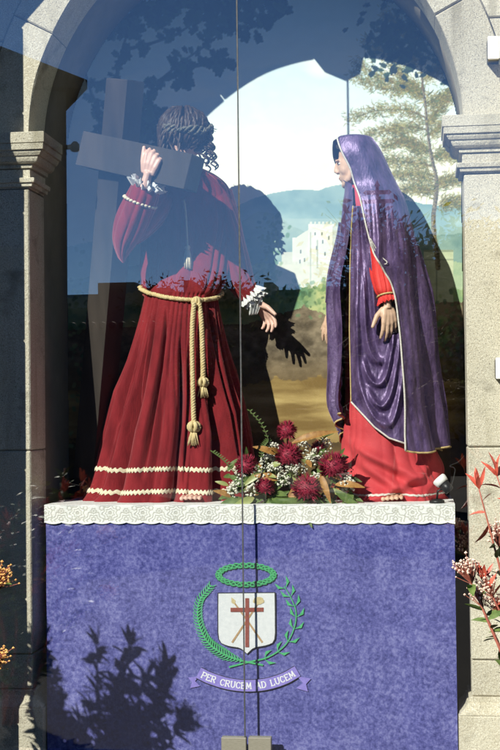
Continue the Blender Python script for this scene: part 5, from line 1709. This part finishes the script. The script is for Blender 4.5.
# chimney-like bracket on the tall house
br = thing('wall_bracket_lamp', (b1.x, b1.y, b1.z), 'short dark bracket lamp on the corner of the mirrored tall house', 'lamp')
MB().tube([(pr.x - .3, pr.y + .1, b1.z), (pr.x + .2, pr.y + .1, b1.z + .02)], .05, 8).build('arm', 'black_plastic', br)
MB().lathe((pr.x + .2, pr.y + .1, b1.z - .08), [(.05, 0), (.09, .02), (.09, .14), (.04, .2)], 12).build('lantern', 'black_plastic', br)
pl, pr2 = RP(60, 299, 30), RP(470, 292, 30)
lh_ = house('low_house', 'low dark house with a flat parapet mirrored behind the robed statue', pl.x - 1, pr2.x + 6, pl.y, 8, RP(150, 293, 30).z, 0, 'house_dark', 1, 9, 2)
a_, c_ = RP(98, 283, 30), RP(135, 283, 30)
MB().box(a_.x, c_.x, pl.y - 3, pl.y + 0.01, 2, a_.z).build('stair_tower', 'house_dark', lh_, smooth=False)
for ua, ub, vt in ((138, 166, 287), (181, 189, 279), (206, 240, 288), (262, 271, 281), (300, 352, 286)):      # broken skyline: parapets and chimneys
    a_, c_ = RP(ua, vt, 30), RP(ub, vt, 30)
    MB().box(a_.x, c_.x, pl.y - 2.0, pl.y - 0.4, 2, a_.z).build('chimney' if ub - ua < 12 else 'parapet', 'house_dark', lh_, smooth=False)
# lean-to with a tiled eave in front of it
y0 = RP(100, 322, 24)
lt = thing('tiled_shed', (-3, y0.y, 0), 'low shed with a clay tile eave mirrored beside the rope girdle', 'shed')
xa, xb = RP(40, 322, 24).x, RP(168, 322, 24).x
MB().box(xa, xb, y0.y - 3, y0.y, 0, y0.z - 0.15).build('wall', 'house_dark', lt, smooth=False)
for k in range(int((xb - xa) / 0.23)):
    x = xa + 0.115 + k * 0.23
    MB().tube([(x, y0.y + 0.25, y0.z - 0.1), (x, y0.y + 0.08, y0.z - 0.08)], 0.08, 8).build('roof_tile', 'roof_tile', lt)

def tree(loc, h, crown_r, n, seed, label, dense=True):
    q = random.Random(seed); loc = Vector(loc)
    t = thing('leafy_tree', loc, label, 'tree', 'trees in the square')
    wood, lf_ = MB(), MB()
    topz = h * 0.98
    wood.tube(curve_pts([loc, loc + Vector((.1, .05, h * .3)), loc + Vector((-.05, 0, h * .6)), loc + Vector((0, 0, topz))], 16), [.16 * (1 - .85 * k / 15) for k in range(16)], 8)
    for k in range(26):
        z = h * q.uniform(.28, .9); a = q.uniform(0, 6.28); L_ = crown_r * q.uniform(.6, 1.05) * (1.15 - .7 * z / h)
        b = loc + Vector((0, 0, z)); e = b + Vector((L_ * math.cos(a), L_ * math.sin(a), L_ * q.uniform(.1, .7)))
        m = (b + e) / 2 + Vector((0, 0, q.uniform(-.1, .2)))
        pth = curve_pts([b, m, e], 12)
        wood.tube(pth, [.045 * (1 - .85 * i / 11) for i in range(12)], 5)
        for i in range(3, 12):
            for _ in range(3):
                d = Vector((q.gauss(0, 1), q.gauss(0, 1), q.gauss(.3, .6))).normalized() * q.uniform(.25, .6)
                wood.tube([pth[i], pth[i] + d * .5, pth[i] + d], [.009, .006, .003], 3, cap=False)
                for _ in range(n):
                    p = pth[i] + d * q.uniform(.3, 1.1) + Vector((q.gauss(0, .12), q.gauss(0, .12), q.gauss(0, .1)))
                    a_ = Vector((q.gauss(0, 1), q.gauss(0, 1), q.gauss(0, 1))).normalized(); b_ = a_.orthogonal().normalized(); s_ = q.uniform(.035, .075)
                    lf_.add([p, p + a_ * s_ + b_ * s_ * .45, p + a_ * s_ * 2, p + a_ * s_ - b_ * s_ * .45], [(0, 1, 2, 3)])
    wood.build('trunk', 'bark', t, fix=False)
    lf_.build('crown', 'tree_leaf', t, smooth=False, kind='stuff', fix=False)
for (u_, vt, L_, cr_, n, sd, lb) in ((432, 235, 11, 2.0, 9, 1, 'dense leafy tree mirrored over the back of the purple mantle'),
                                 (352, 285, 13, 1.5, 5, 2, 'thinner leafy tree mirrored in front of the veiled statue'),
                                 (272, 318, 12, 0.9, 8, 3, 'small round tree mirrored beside the lowered hand of the robed statue'),
                                 (222, 272, 22, 1.3, 5, 6, 'small far tree mirrored above the rope knot of the robed statue'),
                                 (156, 281, 25, 0.9, 5, 7, 'small far tree mirrored left of the rope girdle above the low roof'),
                                 (395, 225, 9, 1.2, 2, 4, 'sparse tree with bare branches mirrored across the purple mantle')):
    b_ = RP(u_, 400, L_); tp = RP(u_, vt, L_)
    tree((b_.x, b_.y, 0), tp.z, cr_, n, sd, lb)
# hedge-height garden wall that the mirrored lower half shows
mo = RP(378, 240, 15)
mon = thing('monument', (mo.x, mo.y, 0), 'stone monument topped by a double-armed cross, mirrored over the purple mantle', 'monument')
zt, zb, zs = RP(378, 183, 15).z, RP(378, 236, 15).z, RP(378, 300, 15).z
k_ = 20.4 / FPX
MB().lathe((mo.x, mo.y, 0), [(.9, 0), (.9, .25), (.7, .26), (.7, .5), (.5, .52), (.5, 1.2), (.30, 1.3), (.27, zs), (.28, zs + .3), (.22, zb - .12), (.10, zb)], 8).build('pillar', 'house_dark', mon, smooth=False)
cz = lambda v: RP(378, v, 15).z
mb = MB()
mb.box(mo.x - 1.6 * k_, mo.x + 1.6 * k_, mo.y - .04, mo.y + .04, zb - .05, zt - .05)
for v_, w_ in ((192.5, 11), (201.5, 14)):
    mb.box(mo.x - w_ * k_, mo.x + w_ * k_, mo.y - .041, mo.y + .041, cz(v_ + 1.7), cz(v_ - 1.7))
    for s_ in (1, -1): mb.add([(mo.x + s_ * w_ * k_, mo.y, cz(v_ + 3)), (mo.x + s_ * (w_ + 3.5) * k_, mo.y, cz(v_)), (mo.x + s_ * w_ * k_, mo.y, cz(v_ - 3)), (mo.x + s_ * (w_ + .8) * k_, mo.y - .04, cz(v_)), (mo.x + s_ * (w_ + .8) * k_, mo.y + .04, cz(v_))], [(0, 1, 3), (1, 2, 3), (1, 0, 4), (2, 1, 4)])
mb.add([(mo.x - 3 * k_, mo.y, zt - .05), (mo.x + 3 * k_, mo.y, zt - .05), (mo.x, mo.y, zt + .05), (mo.x, mo.y - .04, zt - .04), (mo.x, mo.y + .04, zt - .04)], [(0, 3, 2), (3, 1, 2), (1, 4, 2), (4, 0, 2)])
mb.build('double_cross', 'house_dark', mon, smooth=False)
